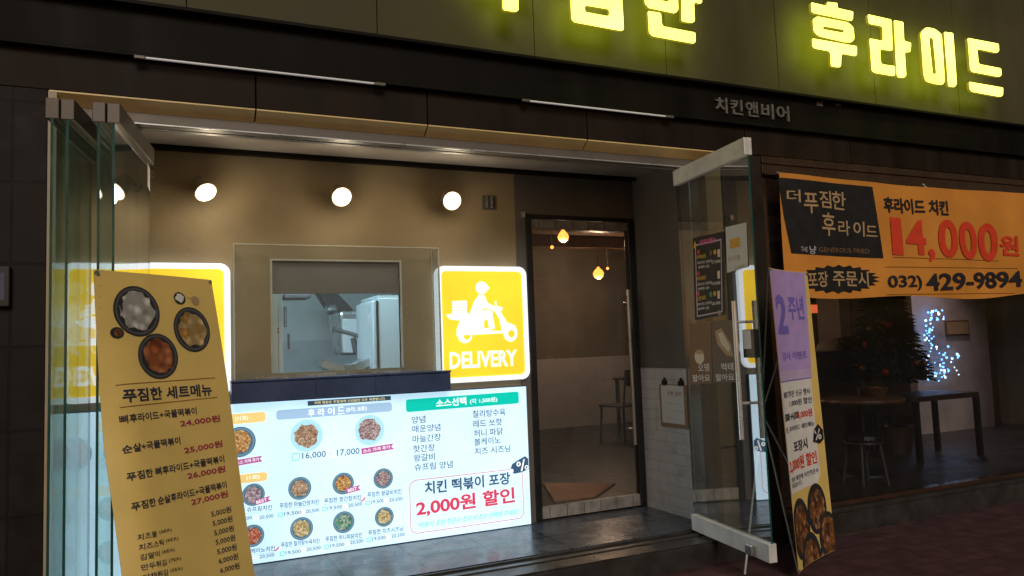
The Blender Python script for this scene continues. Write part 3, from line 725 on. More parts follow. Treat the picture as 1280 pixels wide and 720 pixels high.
price(293, 271, 382, 263, '16,000', 27); price(423, 260, 508, 252, '17,000', 27, 'lit_pink')
for a in ((225, 488, 290, 481), (388, 467, 443, 460), (551, 444, 600, 437), (231, 634, 288, 627), (398, 608, 451, 601), (556, 582, 606, 575), (50, 508, 105, 501), (50, 656, 105, 649)): price(*a, '19,500')
for a in ((306, 479, 357, 472), (466, 456, 517, 449), (619, 436, 669, 430), (309, 621, 362, 613), (473, 595, 522, 588), (627, 571, 677, 564), (133, 501, 185, 494), (133, 648, 188, 640)): price(*a, '20,500', 15, 'lit_pink')
for a, s in (((208, 456, 355, 441), '푸짐한 마늘간장치킨'), ((375, 438, 513, 424), '푸짐한 핫간장치킨'), ((537, 415, 665, 402), '푸짐한 왕갈비치킨'), ((20, 477, 180, 462), '푸짐한 슈프림치킨'), ((213, 603, 358, 587), '푸짐한 칠리탕수육치킨'), ((380, 581, 517, 566), '푸짐한 허니파닭치킨'), ((540, 557, 670, 542), '푸짐한 치즈시즈닝'), ((20, 636, 190, 615), '푸짐한 볼케이노치킨')):
    T(pt, s, *a, 19, 'lit_navy', .02); x1, y1, x2, y2 = a; pt.line(D(x1, y1+14), D(x2, y2+14), .45, 'lit_blue')
pt.build('price_lettering', t)
rb = Print(SM, .003)
for a, s, h in (((515, 253, 637, 233), '소스 가격 추가', 22), ((40, 297, 145, 279), '소스 가격 추가', 22), ((458, 402, 512, 387), 'BEST', 20), ((115, 446, 175, 428), 'BEST', 20)):
    x1, y1, x2, y2 = a; rb.ribbon(D(x1, y1), D(x2, y2), h/3, 'lit_purple'); d = (y2-y1)/(x2-x1); rb.text(s, D(x1+6, y1+d*6), D(x2-14, y2-d*14), h*.62/3, 'lit_white', .03)
for x, y in ((520, 431), (196, 617)): rb.poly([D(x-12, y+6), D(x-2, y+4), D(x+8, y-8), D(x+12, y-9), D(x+6, y+3), D(x-4, y+10)], 'lit_red')
rb.build('ribbon', t)
sl_ = Print(SM)
for s, a in (('양념', (703, 136, 755, 131)), ('매운양념', (706, 170, 811, 161)), ('마늘간장', (707, 208, 813, 198)), ('핫간장', (709, 244, 790, 237)), ('왕갈비', (711, 278, 790, 271)), ('슈프림 양념', (714, 313, 857, 300)),
             ('칠리탕수육', (932, 113, 1055, 104)), ('레드 쏘핫', (934, 150, 1042, 141)), ('허니 파닭', (937, 186, 1045, 176)), ('볼케이노', (938, 218, 1037, 209)), ('치즈 시즈닝', (940, 253, 1073, 241))):
    T(sl_, s, *a, 27, 'lit_navy', .012)
sl_.build('sauce_lettering', t)
cp = Print(SM)
cp.pill(D(697, 463), D(1122, 408), 196/3, 'lit_red', .14, .004)
T(cp, '치킨 떡볶이 포장', 752, 391, 1073, 352, 47, 'lit_navy', .05); T(cp, '2,000원 할인', 720, 469, 1090, 416, 64, 'lit_red', .055)
T(cp, '"떡볶이 포장 주문시 조리 비조리 선택해 주세요"', 725, 531, 1105, 478, 21, 'lit_green', .0, .25)
cp.build('offer_lettering', t)
ci = Print(SM, .003)
ci.poly([D(1072, 322), D(1080, 300), D(1104, 284), D(1128, 270), D(1140, 280), D(1142, 318), D(1118, 330), D(1092, 336), D(1078, 334)], 'lit_navy')
ci.disc(D(1078, 326), 8/3, 'lit_white'); ci.disc(D(1104, 300), 9/3, 'lit_white'); ci.disc(D(1104, 300), 4/3, 'lit_navy'); ci.disc(D(1134, 312), 8/3, 'lit_white'); ci.disc(D(1134, 312), 4/3, 'lit_navy')
ci.poly([D(1122, 282), D(1127, 281), D(1118, 326), D(1112, 327)], 'lit_white'); ci.build('coupon_mark', t)

# ------------------------------------------------------------------ service counter, guard, trays
t = thing('service_counter', (1.03, 4.80, 1.13), 'narrow navy service counter along the bottom of the kitchen window', 'counter')
m = MB(); m.box(.355, 1.715, 4.755, YW-.006, 1.134, 1.248); m.box(.352, 1.718, 4.745, YW-.006, 1.249, 1.262, 1)
m.build('top', ['navy_counter', 'navy_counter'], t, bevel=.004)
for px in (395, 470): x = at(px, 490, 'y', 4.755).x; m = MB(); m.box(x-.001, x+.001, 4.7535, 4.755, 1.137, 1.247); m.build('seam', 'groove', t)
t = thing('sneeze_guard', (1.02, 4.79, 1.263), 'clear acrylic guard box standing round the service window', 'guard')
gz = 2.073
m = MB(); m.box(.378, 1.665, 4.785, 4.790, 1.263, gz, 0, [1, 1, 0, 1, 0, 1]); m.build('front_sheet', ['glass_acrylic', 'acrylic_edge'], t)
m = MB(); m.box(.378, .383, 4.791, YW-.001, 1.263, gz, 0, [1, 1, 1, 0, 1, 0]); m.box(1.660, 1.665, 4.791, YW-.001, 1.263, gz, 0, [1, 1, 1, 0, 1, 0]); m.build('side_sheet', ['glass_acrylic', 'acrylic_edge'], t)
m = MB(); m.box(.374, .379, 4.781, 4.791, 1.263, gz+.003); m.box(1.664, 1.669, 4.781, 4.791, 1.263, gz+.003); m.box(.374, 1.669, 4.781, 4.791, gz, gz+.006); m.build('edge_strip', 'acrylic_edge', t)
for x, lab in ((.75, 'dark shallow tray on the counter, left one'), (1.30, 'dark shallow tray on the counter, right one')):
    t = thing('serving_tray', (x, 4.85, 1.262), lab, 'tray', 'trays on the service counter')
    m = MB(); m.box(x-.25, x+.22, 4.80, 4.90, 1.263, 1.269); m.build('tray_base', 'black_frame', t, bevel=.002)
    m = MB()
    for a in ((x-.255, x+.225, 4.795, 4.80), (x-.255, x+.225, 4.90, 4.905), (x-.255, x-.25, 4.8, 4.9), (x+.22, x+.225, 4.8, 4.9)): m.box(*a, 1.2635, 1.279)
    m.build('rim', 'steel', t)

# ------------------------------------------------------------------ kitchen seen through the window
def K(x, y, Y): return at(330+x/4.5, 320+y/4.5, 'y', Y)
t = thing('fridge', (1.75, 6.0, FZ), 'tall white fridge at the right of the kitchen', 'fridge')
a = K(640, 235, 5.75); b = K(768, 620, 5.75)
m = MB(); m.box(a.x, a.x+.62, 5.75, 6.35, FZ+.05, a.z); m.build('cabinet', 'fridge_white', t, bevel=.01)
m = MB(); m.box(a.x-.035, a.x-.001, 5.79, 6.34, FZ+.08, a.z-.02); dr = m.build('door', 'fridge_white', t, bevel=.01)
m = MB(); m.box(a.x-.005, a.x+.0, 5.744, 5.79, FZ+.08, a.z-.02); m.build('seal', 'groove', dr)
m = MB(); m.box(a.x, a.x+.5, 5.76, 6.3, a.z+.001, a.z+.02); m.box(a.x+.28, a.x+.30, 5.9, 5.92, a.z+.02, a.z+.10); m.build('top_cover', 'kitchen_white', t)
t = thing('kitchen_post', (.7, 5.4, FZ), 'narrow white post at the left of the kitchen opening', 'post')
a = K(45, 300, 5.3); b = K(105, 300, 5.3)
m = MB(); m.box(a.x-.1, a.x+(b.x-a.x)*.55, 5.3, 5.36, FZ, 2.69); m.box(a.x+(b.x-a.x)*.6, b.x, 5.31, 5.37, FZ, 2.69); m.build('panel', 'fridge_white', t, bevel=.004)
m = MB()
for yy in (410, 428): q = K(80, yy, 5.29); m.tube((q.x, 5.301, q.z), (q.x, 5.29, q.z), .006)
m.build('button', 'orn_red', t)
t = thing('towel_dispenser', K(500, 440, 6.6), 'shiny steel box hanging on the kitchen wall', 'dispenser')
a = K(425, 310, 6.6); b = K(590, 552, 6.6)
m = MB(); m.box(a.x, b.x, 6.6, 6.95, b.z, a.z); m.build('body', 'steel', t, bevel=.03)
m = MB(); q = K(440, 355, 6.59); s_ = K(530, 545, 6.59); m.box(q.x, s_.x, 6.585, 6.6, s_.z, q.z); m.build('door', 'fridge_white', t, bevel=.02)
m = MB(); m.tube(K(385, 408, 6.3), K(615, 475, 6.3), .018, n=8); m.tube(K(500, 460, 6.55), K(525, 540, 6.55), .022, .035, 8); m.build('arm', 'dark_duct', t)
t = thing('steel_tray', K(470, 600, 5.9), 'curved pale steel tray below the dispenser', 'tray')
a = K(325, 580, 5.9); b = K(610, 580, 5.9); m = MB(); n_ = 10
for i in range(n_):
    xa = a.x+(b.x-a.x)*i/n_; xb = a.x+(b.x-a.x)*(i+1)/n_; f = lambda q: a.z-.055*math.sin(math.pi*q)
    za, zb = f(i/n_), f((i+1)/n_); m.hexa([(xa, 5.9, za-.06), (xb, 5.9, zb-.06), (xb, 6.2, zb-.06), (xa, 6.2, za-.06), (xa, 5.9, za), (xb, 5.9, zb), (xb, 6.2, zb), (xa, 6.2, za)])
m.build('pan', 'steel', t)
m = MB(); m.box(a.x+.05, a.x+.12, 5.95, 6.15, FZ, a.z-.07); m.box(b.x-.12, b.x-.05, 5.95, 6.15, FZ, b.z-.07); m.build('leg', 'steel', t)
t = thing('exhaust_duct', K(420, 250, 7.2), 'dark slanting duct under the kitchen ceiling', 'duct')
m = MB(); p0, p1, p2, p3 = K(300, 195, 7.3), K(400, 195, 7.3), K(505, 305, 7.3), K(385, 330, 7.3)
pts = [p3, p2, p1, p0]; m.hexa([(p.x, 7.3, p.z) for p in (p3, p2)] + [(p.x, 7.5, p.z) for p in (p2, p3)] + [(p.x, 7.3, p.z) for p in (p0, p1)] + [(p.x, 7.5, p.z) for p in (p1, p0)]); m.build('duct_body', 'dark_duct', t)
q = K(378, 300, 7.2); m = MB(); m.ball(q, .06, 14); m.tube(q, q-Vector((0, 0, .22)), .03, .02); m.build('nozzle', 'steel', t)
t = thing('kitchen_rack', K(125, 380, 6.4), 'dark hanging utensils on the kitchen wall', 'rack')
m = MB(); a = K(115, 280, 6.4); b = K(130, 400, 6.4); m.box(a.x, b.x, 6.4, 6.46, b.z, a.z); a = K(135, 435, 6.4); b = K(148, 525, 6.4); m.box(a.x, b.x, 6.4, 6.44, b.z, a.z); m.build('utensil', 'dark_duct', t, bevel=.02)
m = MB(); a = K(110, 215, 6.4); b = K(260, 240, 6.4); m.box(a.x, b.x, 6.35, 6.6, b.z, a.z); m.build('shelf', 'dark_duct', t, bevel=.01)
t = thing('kitchen_light', (.7, 5.4, 2.66), 'long white ceiling light in the kitchen', 'light')
m = MB(); m.box(.0, 1.4, 5.25, 5.5, 2.64, 2.655); m.build('diffuser', 'kitchen_lamp', t)
m = MB(); m.box(-.03, 1.43, 5.22, 5.53, 2.656, 2.695); m.build('housing', 'kitchen_white', t)

# ------------------------------------------------------------------ clipboard on the side wall
SR = Surf((XR, 0, 0), (0, -1, 0), (0, 0, 1))
u0, v0 = SR.uv(825, 480); u1, v1 = SR.uv(862, 537)
t = thing('clipboard', (XR-.005, -(u0+u1)/2, v1), 'wooden clipboard with a white handwritten sheet on the tiled side wall', 'clipboard')
m = MB(); m.box(XR-.010, XR-.001, -u1, -u0, v1, v0); m.build('board', 'board_wood', t, bevel=.002)
m = MB(); m.box(XR-.0125, XR-.011, -u1+.03, -u0-.025, v1+.03, v0-.005); m.build('sheet', 'paper', t)
for q in (.22, .82):
    uu = u0+(u1-u0)*q; m = MB(); m.box(XR-.022, XR-.001, -uu-.022, -uu+.022, v0-.005, v0+.03); m.tube((XR-.012, -uu, v0+.03), (XR-.012, -uu, v0+.05), .008); m.build('clip', 'black_frame', t, bevel=.003)
S3 = Surf((XR-.0125, 0, 0), (0, -1, 0), (0, 0, 1)); w_ = Print(S3)
for k, (a, b) in enumerate(((833, 848), (832, 853), (835, 856), (833, 850))): w_.line((a, 494+k*9), (b, 496+k*10), .8, 'ink_grey')
w_.text('오늘 휴무', (834, 490), (852, 493), 5, 'ink_magenta', .0); w_.build('handwriting', t)

# ------------------------------------------------------------------ posters on the swung-out glass
def poster(name, quad, lab, matn, draw):
    uv = [SD.uv(*q) for q in quad]; c = SD.p(sum(q[0] for q in uv)/4, min(q[1] for q in uv), .001)
    t = thing(name, c, lab, 'poster', 'posters on the swung-out glass panel')
    m = MB(); f = [SD.p(u, v, .0012) for u, v in uv]; bk = [SD.p(u, v, .0004) for u, v in uv]
    m.hexa([bk[3], bk[2], f[2], f[3], bk[0], bk[1], f[1], f[0]]) if False else (m.face(f[::-1]), m.face(bk))
    for i in range(4): j = (i+1) % 4; m.face([f[i], f[j], bk[j], bk[i]])
    m.build('sheet', matn, t); pr = Print(SD, .0018); draw(pr); pr.build('print', t)
def d_black(p):
    p.poly([(869, 306), (902, 298.5), (903.5, 390), (871.5, 396.5)], 'ink_lilac'); p.poly([(870, 307.5), (901, 300.5), (902.5, 388.5), (872.5, 394.5)], 'ink_black')
    p.text('세트메뉴', (874, 304), (896, 299), 7.5, 'ink_pink', .05); p.disc((869, 308), 3.2, 'ink_amber'); p.poly([(867.5, 306), (869, 301), (871, 306)], 'ink_amber')
    for k, (y, s) in enumerate(((318, '치맥세트'), (345, '먹태세트'), (370, '오뎅세트'))):
        p.disc((873.5, y-3), 3, 'ink_red'); p.text(s, (871, y+4), (883, y+1.5), 5.5, 'ink_yellow', .04)
        p.text('후라이드 반마리', (872, y+11), (890, y+8), 4, 'ink_white', .02); p.text('생맥주 2잔', (873, y+16.5), (887, y+14.5), 3.6, 'ink_white', .02)
        p.text(('17,900', '19,000', '20,000')[k], (890.5, y+10), (901, y+8.5), 4.4, 'ink_white', .02)
        if k != 1: p.disc((889, y-2), 3.4, 'ink_brown' if k == 0 else 'ink_green'); p.disc((894, y-3), 3.2, 'ink_amber')
        p.poly([(897, y-6), (900.5, y-7), (900.5, y+3), (897.5, y+3.5)], 'ink_cream')
    p.disc((900, 391), 3, 'ink_tan')
poster('drinks_poster', ((866, 298), (905, 289), (907, 393), (869, 400)), 'black menu poster with pink heading on the swung-out glass', 'ink_black', d_black)
def d_white(p):
    p.poly([(912.5, 299), (925, 296.5), (925.5, 308), (913, 311)], 'ink_amber'); p.disc((916, 303), 2, 'ink_tan'); p.disc((921, 303), 2.4, 'ink_yellow')
    p.text('하이볼', (910, 325), (926, 321), 7, 'ink_tan', .01); p.text('6,000원', (919, 335), (931, 332), 4, 'ink_tan', .01)
poster('highball_poster', ((907, 284), (933, 278), (935, 333), (909, 341)), 'white poster with a small amber picture beside the black menu poster', 'paper', d_white)
def d_oden(p):
    for k in range(6): p.line((868+k*3, 413+abs(k-2.5)), (870.5+k*1.6, 440), 1.0, 'ink_tan')
    p.disc((874.5, 446), 6, 'ink_cream', ry=9)
    p.disc((874.5, 440), 5, 'ink_tan', ry=3); p.text('오뎅', (873, 460), (887, 459), 10, 'ink_white', .02); p.text('팔아요', (866, 473), (888, 472), 9, 'ink_white', .02)
poster('snack_poster', ((861, 405), (889, 402), (890.5, 479), (863, 481)), 'brown poster showing skewers in a cup, left of the pair', 'ink_brown', d_oden)
def d_fish(p):
    p.poly([(894, 414), (902, 410), (914, 430), (917, 446), (908, 444), (897, 430)], 'ink_tan'); p.poly([(898, 417), (903, 415), (913, 434), (911, 440), (902, 430)], 'ink_cream')
    p.text('먹태', (902, 459), (917, 458), 10, 'ink_white', .02); p.text('팔아요', (895, 472), (918, 471), 9, 'ink_white', .02)
poster('snack_poster', ((889.6, 402), (918, 399.5), (920.5, 477.5), (891.2, 479)), 'brown poster showing dried fish, right of the pair', mat('poster_dark', (.15, .10, .07), .5), d_fish)
# sticker on the inner door, notice on the parked glass
SI = Surf((0, YW+.004, 0), (1, 0, 0), (0, 0, 1)); a = at(783, 363, 'y', YW); b = at(793, 410, 'y', YW)
t = thing('door_sticker', (a.x, YW, b.z), 'small yellow and white sticker on the inner glass door', 'sticker')
m = MB(); m.box(a.x, b.x, YW+.0025, YW+.0045, b.z, a.z); m.build('sheet', mat('sticker_yellow_glow', (.75, .62, .10), .4, emit=(.75, .65, .10), es=.25), t)  # sheet glows faintly, brightness put into the sticker itself
p = Print(Surf((0, YW+.0024, 0), (1, 0, 0), (0, 0, 1)), .0005); p.poly([(784.5, 366), (791.5, 367), (792.5, 384), (785.5, 384)], 'ink_white'); p.poly([(786, 370), (790, 371), (791, 380), (787, 380)], 'ink_green'); p.build('print', t)
q0 = Vector((-.202+.128*.985, 3.675+.76*.985)); 
t = thing('notice_sticker', (q0.x, q0.y, 2.1), 'small white notice stuck near the far edge of the parked glass', 'sticker')
dv = Vector((.128, .76)).normalized()
SP = Surf((-.202+.0065, 3.675, 0), (-dv.x*-1, dv.y, 0), (0, 0, 1)); SP.N = Vector((dv.y, -dv.x, 0))
u0, v0 = SP.uv(187, 206); u1, v1 = SP.uv(194, 242); u1 = min(u1, .755); u0 = min(u0, u1-.06)
m = MB(); m.face([SP.p(u0, v1, .001), SP.p(u1, v1-.02, .001), SP.p(u1, v0-.02, .001), SP.p(u0, v0, .001)]); m.face([SP.p(u0, v0, .0002), SP.p(u1, v0-.02, .0002), SP.p(u1, v1-.02, .0002), SP.p(u0, v1, .0002)]); m.build('sheet', 'paper', t)
pp = Print(SP, .0015); pp.pill((188.5, 217), (193, 220), 8, 'ink_ink', .4, .006); pp.build('print', t)

# ------------------------------------------------------------------ stand banners
def stand_banner(name, tl, az, lean, w_, h_, lab, sheet, relief, hb=.10, hv=.55, foot=None):
    a = R(az); U = Vector((math.sin(a), math.cos(a), 0)); Nh = Vector((math.cos(a), -math.sin(a), 0)); l = R(lean)
    V = Vector((0, 0, math.cos(l))) - Nh*math.sin(l)
    S = Surf(tl, U, V, relief)
    t = thing(name, S.o-V*h_+U*w_/2, lab, 'banner', 'stand banners in front of the shop')
    m = MB(); nu, nv = 14, 40
    P_ = lambda i, j, o: S.p(w_*i/nu, -h_*j/nv, o)
    for i in range(nu):
        for j in range(nv):
            m.face([P_(i, j+1, 0), P_(i+1, j+1, 0), P_(i+1, j, 0), P_(i, j, 0)], 0); m.face([P_(i, j, -.001), P_(i+1, j, -.001), P_(i+1, j+1, -.001), P_(i, j+1, -.001)], 1)
    m.build('sheet', [sheet, 'banner_back'], t, smooth=True)
    hub = S.o+U*w_/2-V*h_*hv-S.N*hb
    for c in ((0, 0), (w_, 0), (0, -h_), (w_, -h_)):
        m = MB(); e = S.p(c[0]+(.012 if c[0] == 0 else -.012), c[1]+(-.012 if c[1] == 0 else .012), -.006); m.tube(hub, e, .006, .005, 8); m.build('rod', 'white_rod', t)
        m = MB(); m.tube(e+S.N*.004, e+S.N*.011, .011, .009, 12); m.build('eyelet', 'steel', t)
    m = MB(); ft = foot or hub-S.N*.55; ft.z = ST; m.tube(hub, ft, .007, .006, 8); m.build('rear_leg', 'white_rod', t)
    m = MB(); m.tube(hub-S.N*.03, hub+S.N*.03, .03, .03, 14); m.build('hub', 'black_frame', t)
    return S, t
S, t = stand_banner('stand_banner', (-.248, 3.312, 1.756), 47.5, 10.5, .60, 1.70, 'yellow set menu stand banner leaning back beside the parked glass', 'banner_yellow',
                    lambda u, v: -.06*max(0, 1-u/.12)**2*min(1, -v*1.5) + .006*math.sin(4*v+u*5))
def L1(x, y): return (110+x/3.6, 330+y/3.6)
def L2(x, y): return (130+x/3.2727, 500+y/3.2727)
def lb(x, y, rx, ry, food):
    b = Print(S, .0025); b.disc(L1(x, y), rx/3.6, 'ink_plate', 36, ry=ry/3.6); b.disc(L1(x, y), rx*.93/3.6, 'ink_plate2', 36, ry=ry*.93/3.6); b.disc(L1(x, y), rx*.85/3.6, 'ink_plate', 36, ry=ry*.85/3.6)
    b.disc(L1(x+2, y), rx*.75/3.6, food, 26, ry=ry*.75/3.6, jit=.12, rng=rng); b.build('bowl_picture', t, cuts=.05)
lb(219, 213, 97, 110, 'food_white'); lb(463, 296, 78, 98, 'food_yellow'); lb(316, 415, 85, 100, 'food_red')
p = Print(S, .0025)
p.disc(L1(406, 156), 26/3.6, 'ink_plate', ry=27/3.6); p.disc(L1(406, 155), 18/3.6, 'ink_white', ry=18/3.6, jit=.2, rng=rng); p.disc(L1(476, 167), 18/3.6, 'ink_tan', ry=20/3.6); p.line(L1(436, 150), L1(464, 160), .6, 'ink_tan'); p.disc(L1(135, 308), 27/3.6, 'ink_plate', ry=25/3.6); p.disc(L1(140, 308), 17/3.6, 'food_wings', ry=17/3.6)
p.build('garnish_picture', t)
p = Print(S, .0025)
p.line(L1(140, 541), L1(566, 513), .8, 'ink_brown_line'); p.line(L1(158, 642), L1(578, 600), .8, 'ink_brown_line')
p.text('푸짐한 세트메뉴', L1(165, 592), L1(552, 566), 58/3.6, 'ink_navy', .045)
def X(s, x1, y1, x2, y2, h, m_='ink_navy', b=.035): p.text(s, L2(x1, y1), L2(x2, y2), h/3.2727, m_, b)
X('뼈후라이드+국물떡볶이', 79, 77, 378, 44, 34); X('24,000원', 313, 97, 472, 75, 30, 'ink_magenta')
X('순살+국물떡볶이', 93, 200, 314, 164, 34); X('25,000원', 330, 207, 484, 178, 30, 'ink_magenta')
X('푸짐한 뼈후라이드+국물떡볶이', 108, 313, 492, 240, 34); X('26,000원', 343, 311, 497, 281, 30, 'ink_magenta')
X('푸짐한 순살후라이드+국물떡볶이', 125, 436, 503, 345, 34); X('27,000원', 358, 419, 509, 383, 30, 'ink_magenta')
for k, s in enumerate(('5,000원', '5,000원', '5,000원', '5,000원', '5,000원', '6,000원', '6,000원')): X(s, 440+k*5.6, 467+k*38.5, 522+k*5.4, 446+k*38.5, 28, 'ink_navy', .02)
for k, (s, q) in enumerate((('치즈볼', '(6EA)'), ('치즈스틱', '(6EA)'), ('김말이', '(6EA)'), ('만두튀김', '(7EA)'), ('야채튀김', '(5EA)'), ('감자튀김', '(대)'))):
    x1 = 146+k*5; y1 = 562+k*41; w2 = 22*len(s); X(s, x1, y1, x1+w2, y1-w2*.24, 26, 'ink_navy', .015); X(q, x1+w2+10, y1-w2*.26-2, x1+w2+62, y1-w2*.26-14, 17, 'ink_ink', 0)
p.build('lettering', t, cuts=.05)

S, t = stand_banner('stand_banner', (3.207, 3.425, 1.808), 67.5, 2.0, .60, 1.74, 'purple topped stand banner with chicken bowls beside the swung-out glass', 'banner_yellow',
                    lambda u, v: .03*((u-.3)/.3)**2*(1 if u < .3 else .5), .24, .50, at(931, 718, 'z', ST))
def A(x, y): return (840+x/3, 480+y/3)
# purple head, white panel
w_ = .60
p = Print(S, .002); u0, v0 = S.uv(965, 470); u1, v1 = S.uv(1005, 460)
p.poly_uv([(.004, v0+.02), (.52, v0+.02), (.56, -.004), (.004, -.004)], 'ink_lavender'); p.poly_uv([(.004, v0-.04), (.52, v0-.04), (.52, v0+.02), (.004, v0+.02)], 'ink_lilac')
vb = S.uv(1000, 612)[1]
p.pill_uv = None
p.poly_uv([(.004, vb), (.45, vb), (.50, vb+.05), (.50, v0-.04), (.004, v0-.04)], 'ink_white'); p.build('printed_panel', t, cuts=.06)
p = Print(S, .004)
def TB(s, u0_, u1_, vc, h, m_, b=.04):
    vs, fs, _ = text_geo(s, b); p.add([(u0_+x*(u1_-u0_), vc+(y-.5)*h) for x, y in vs], fs, m_); p.cut()
vv = lambda x, y: S.uv(x, y)[1]
TB('2', .06, .25, vv(980, 393), .24, 'ink_violet', .06); TB('주년', .28, .50, vv(995, 385), .15, 'ink_violet', .05); TB('감사 이벤트', .10, .48, vv(985, 445), .05, 'ink_violet', .03)
TB('세트주문 신규 행사', .04, .47, vv(990, 492), .038, 'ink_navy', .02); TB('1,000원 할인', .14, .48, vv(1000, 502), .04, 'ink_navy', .03)
TB('5000→4,000', .02, .28, vv(992, 520), .052, 'ink_ink', .04); TB('4,000원', .25, .47, vv(1006, 517), .052, 'ink_red', .045); TB('전, 후라이드 세트메뉴', .02, .48, vv(1000, 533), .033, 'ink_navy', .02)
TB('포장시', .14, .36, vv(1000, 556), .065, 'ink_ink', .05); TB('2,000원 할인', .02, .47, vv(1002, 577), .085, 'ink_red', .05)
TB('전화 매장에 사전주문시', .03, .47, vv(1000, 595), .03, 'ink_navy', .01); TB('적용됩니다.', .03, .22, vv(996, 604), .028, 'ink_navy', .01)
vq = vv(1018, 543); p.poly_uv([(.44, vq-.04), (.47, vq+.035), (.53, vq+.06), (.585, vq+.02), (.585, vq-.04), (.53, vq-.06)], 'ink_ink'); TB('%', .47, .56, vq, .07, 'ink_white', .03)
p.poly_uv([(.004, v0-.042), (.5, v0-.042), (.5, v0-.036), (.004, v0-.036)], 'ink_violet'); p.build('lettering', t, cuts=.08)
for u, vy, r in ((.13, 655, .15), (.40, 640, .13), (.52, 680, .12), (.25, 705, .15), (.48, 718, .12)):
    v = vv(1010, vy); r = min(r, u-.01, .592-u) if False else r
    b = Print(S, .0045+u*.002)
    def cl(pts): return [(min(.596, max(.004, a)), max(-1.735, c)) for a, c in pts]
    b.poly_uv(cl([(u+r*math.cos(k*.2094), v+r*1.15*math.sin(k*.2094)) for k in range(30)]), 'ink_plate'); b.poly_uv(cl([(u+r*.8*math.cos(k*.2094)*rng.uniform(.9, 1.1), v+r*.92*math.sin(k*.2094)*rng.uniform(.9, 1.1)) for k in range(30)]), 'food_wings')
    b.build('bowl_picture', t, cuts=.06)

# ------------------------------------------------------------------ orange banner across the window
S = Surf((3.85, YF-.055, 2.5), (1, 0, 0), (0, 0, 1), lambda u, v: .010*math.sin(u*3.1+.6)*math.sin(v*2.6+.5) + .006*math.sin(u*9+v*4))
t = thing('hanging_banner', (5.3, YF-.05, 1.65), 'wide orange hanging banner with red price across the shop window', 'banner')
W_ = 2.98; m = MB(); nu, nv = 60, 18
def ev(i):      # sagging lower and upper edges
    u = W_*i/nu; top = .03-.02*math.sin(math.pi*u/W_); lo = -.845+.03*(2*u/W_-1)**2-.015*math.sin(u*4); return u, top, lo
def PB(i, j, o): u, a, b = ev(i); v = a+(b-a)*j/nv; return S.p(u, v, o)
for i in range(nu):
    for j in range(nv):
        m.face([PB(i, j+1, 0), PB(i+1, j+1, 0), PB(i+1, j, 0), PB(i, j, 0)]); m.face([PB(i, j, -.001), PB(i+1, j, -.001), PB(i+1, j+1, -.001), PB(i, j+1, -.001)], 1)
m.build('sheet', ['banner_orange', 'banner_back'], t, smooth=True)
m = MB()
for c in ((0.01, .02), (W_-.01, .02), (W_/2, .005)): m.tube(S.p(*c), S.p(c[0], .04, -.03), .004)
m.build('tie', 'white_rod', t)
def H(x, y): return (940+x/3.765, 210+y/3.765)
p = Print(S, .004)
p.poly([H(120, 45), H(340, 67), H(562, 90), H(590, 265), H(615, 425), H(400, 415), H(190, 400), H(150, 220)], 'ink_black')
sp = []
for k in range(44):
    q = 2*math.pi*k/44; rr = 1 if k % 2 else .84; sp.append(H(408+195*rr*math.cos(q), 523+68*rr*math.sin(q)))
p.poly(sp, 'ink_black')
for a, b in (((655, 420), (1165, 436)), ((622, 466), (1250, 472)), ((632, 596), (1240, 588))): p.line(H(*a), H(*b), .7, 'ink_brown_line')
p.build('printed_panel', t, cuts=.08)
p = Print(S, .0065)
def HT(s, x1, y1, x2, y2, h, m_, b=.03): p.text(s, H(x1, y1), H(x2, y2), h/3.765, m_, b)
for ch, a in zip('더푸짐한', ((160, 131, 222, 134, 58), (238, 165, 306, 168, 95), (312, 146, 370, 150, 80), (374, 150, 440, 158, 85))): HT(ch, *a, 'ink_tan', .02)
for ch, a in zip('후라이드', ((325, 262, 390, 268, 108), (405, 280, 462, 284, 70), (478, 285, 528, 289, 70), (535, 296, 584, 300, 50))): HT(ch, *a, 'ink_tan', .02)
HT('THE', 232, 380, 262, 383, 22, 'ink_grey', 0); HT('GENEROUS FRIED', 312, 384, 552, 392, 22, 'ink_brown', .01); HT('냥', 270, 384, 300, 387, 40, 'ink_grey', .03)
HT('후라이드 치킨', 615, 172, 918, 190, 72, 'ink_ink', .05)
for ch, a in zip('14', ((648, 320, 700, 324, 175), (718, 324, 816, 328, 165))): HT(ch, *a, 'ink_red', .05)
HT(',', 828, 412, 858, 412, 60, 'ink_red', .05)
for k in range(3): HT('0', 872+k*97, 330+k*8, 962+k*97, 336+k*8, 178, 'ink_red', .06)
HT('원', 1166, 363, 1252, 368, 95, 'ink_red', .05)
HT('032)', 636, 543, 790, 541, 72, 'ink_ink', .04); HT('429-9894', 812, 540, 1268, 522, 80, 'ink_ink', .05)
HT('포장', 266, 526, 357, 522, 74, 'ink_tan', .03); HT('주문시', 378, 518, 548, 524, 74, 'ink_tan', .03)
p.build('lettering', t, cuts=.1)

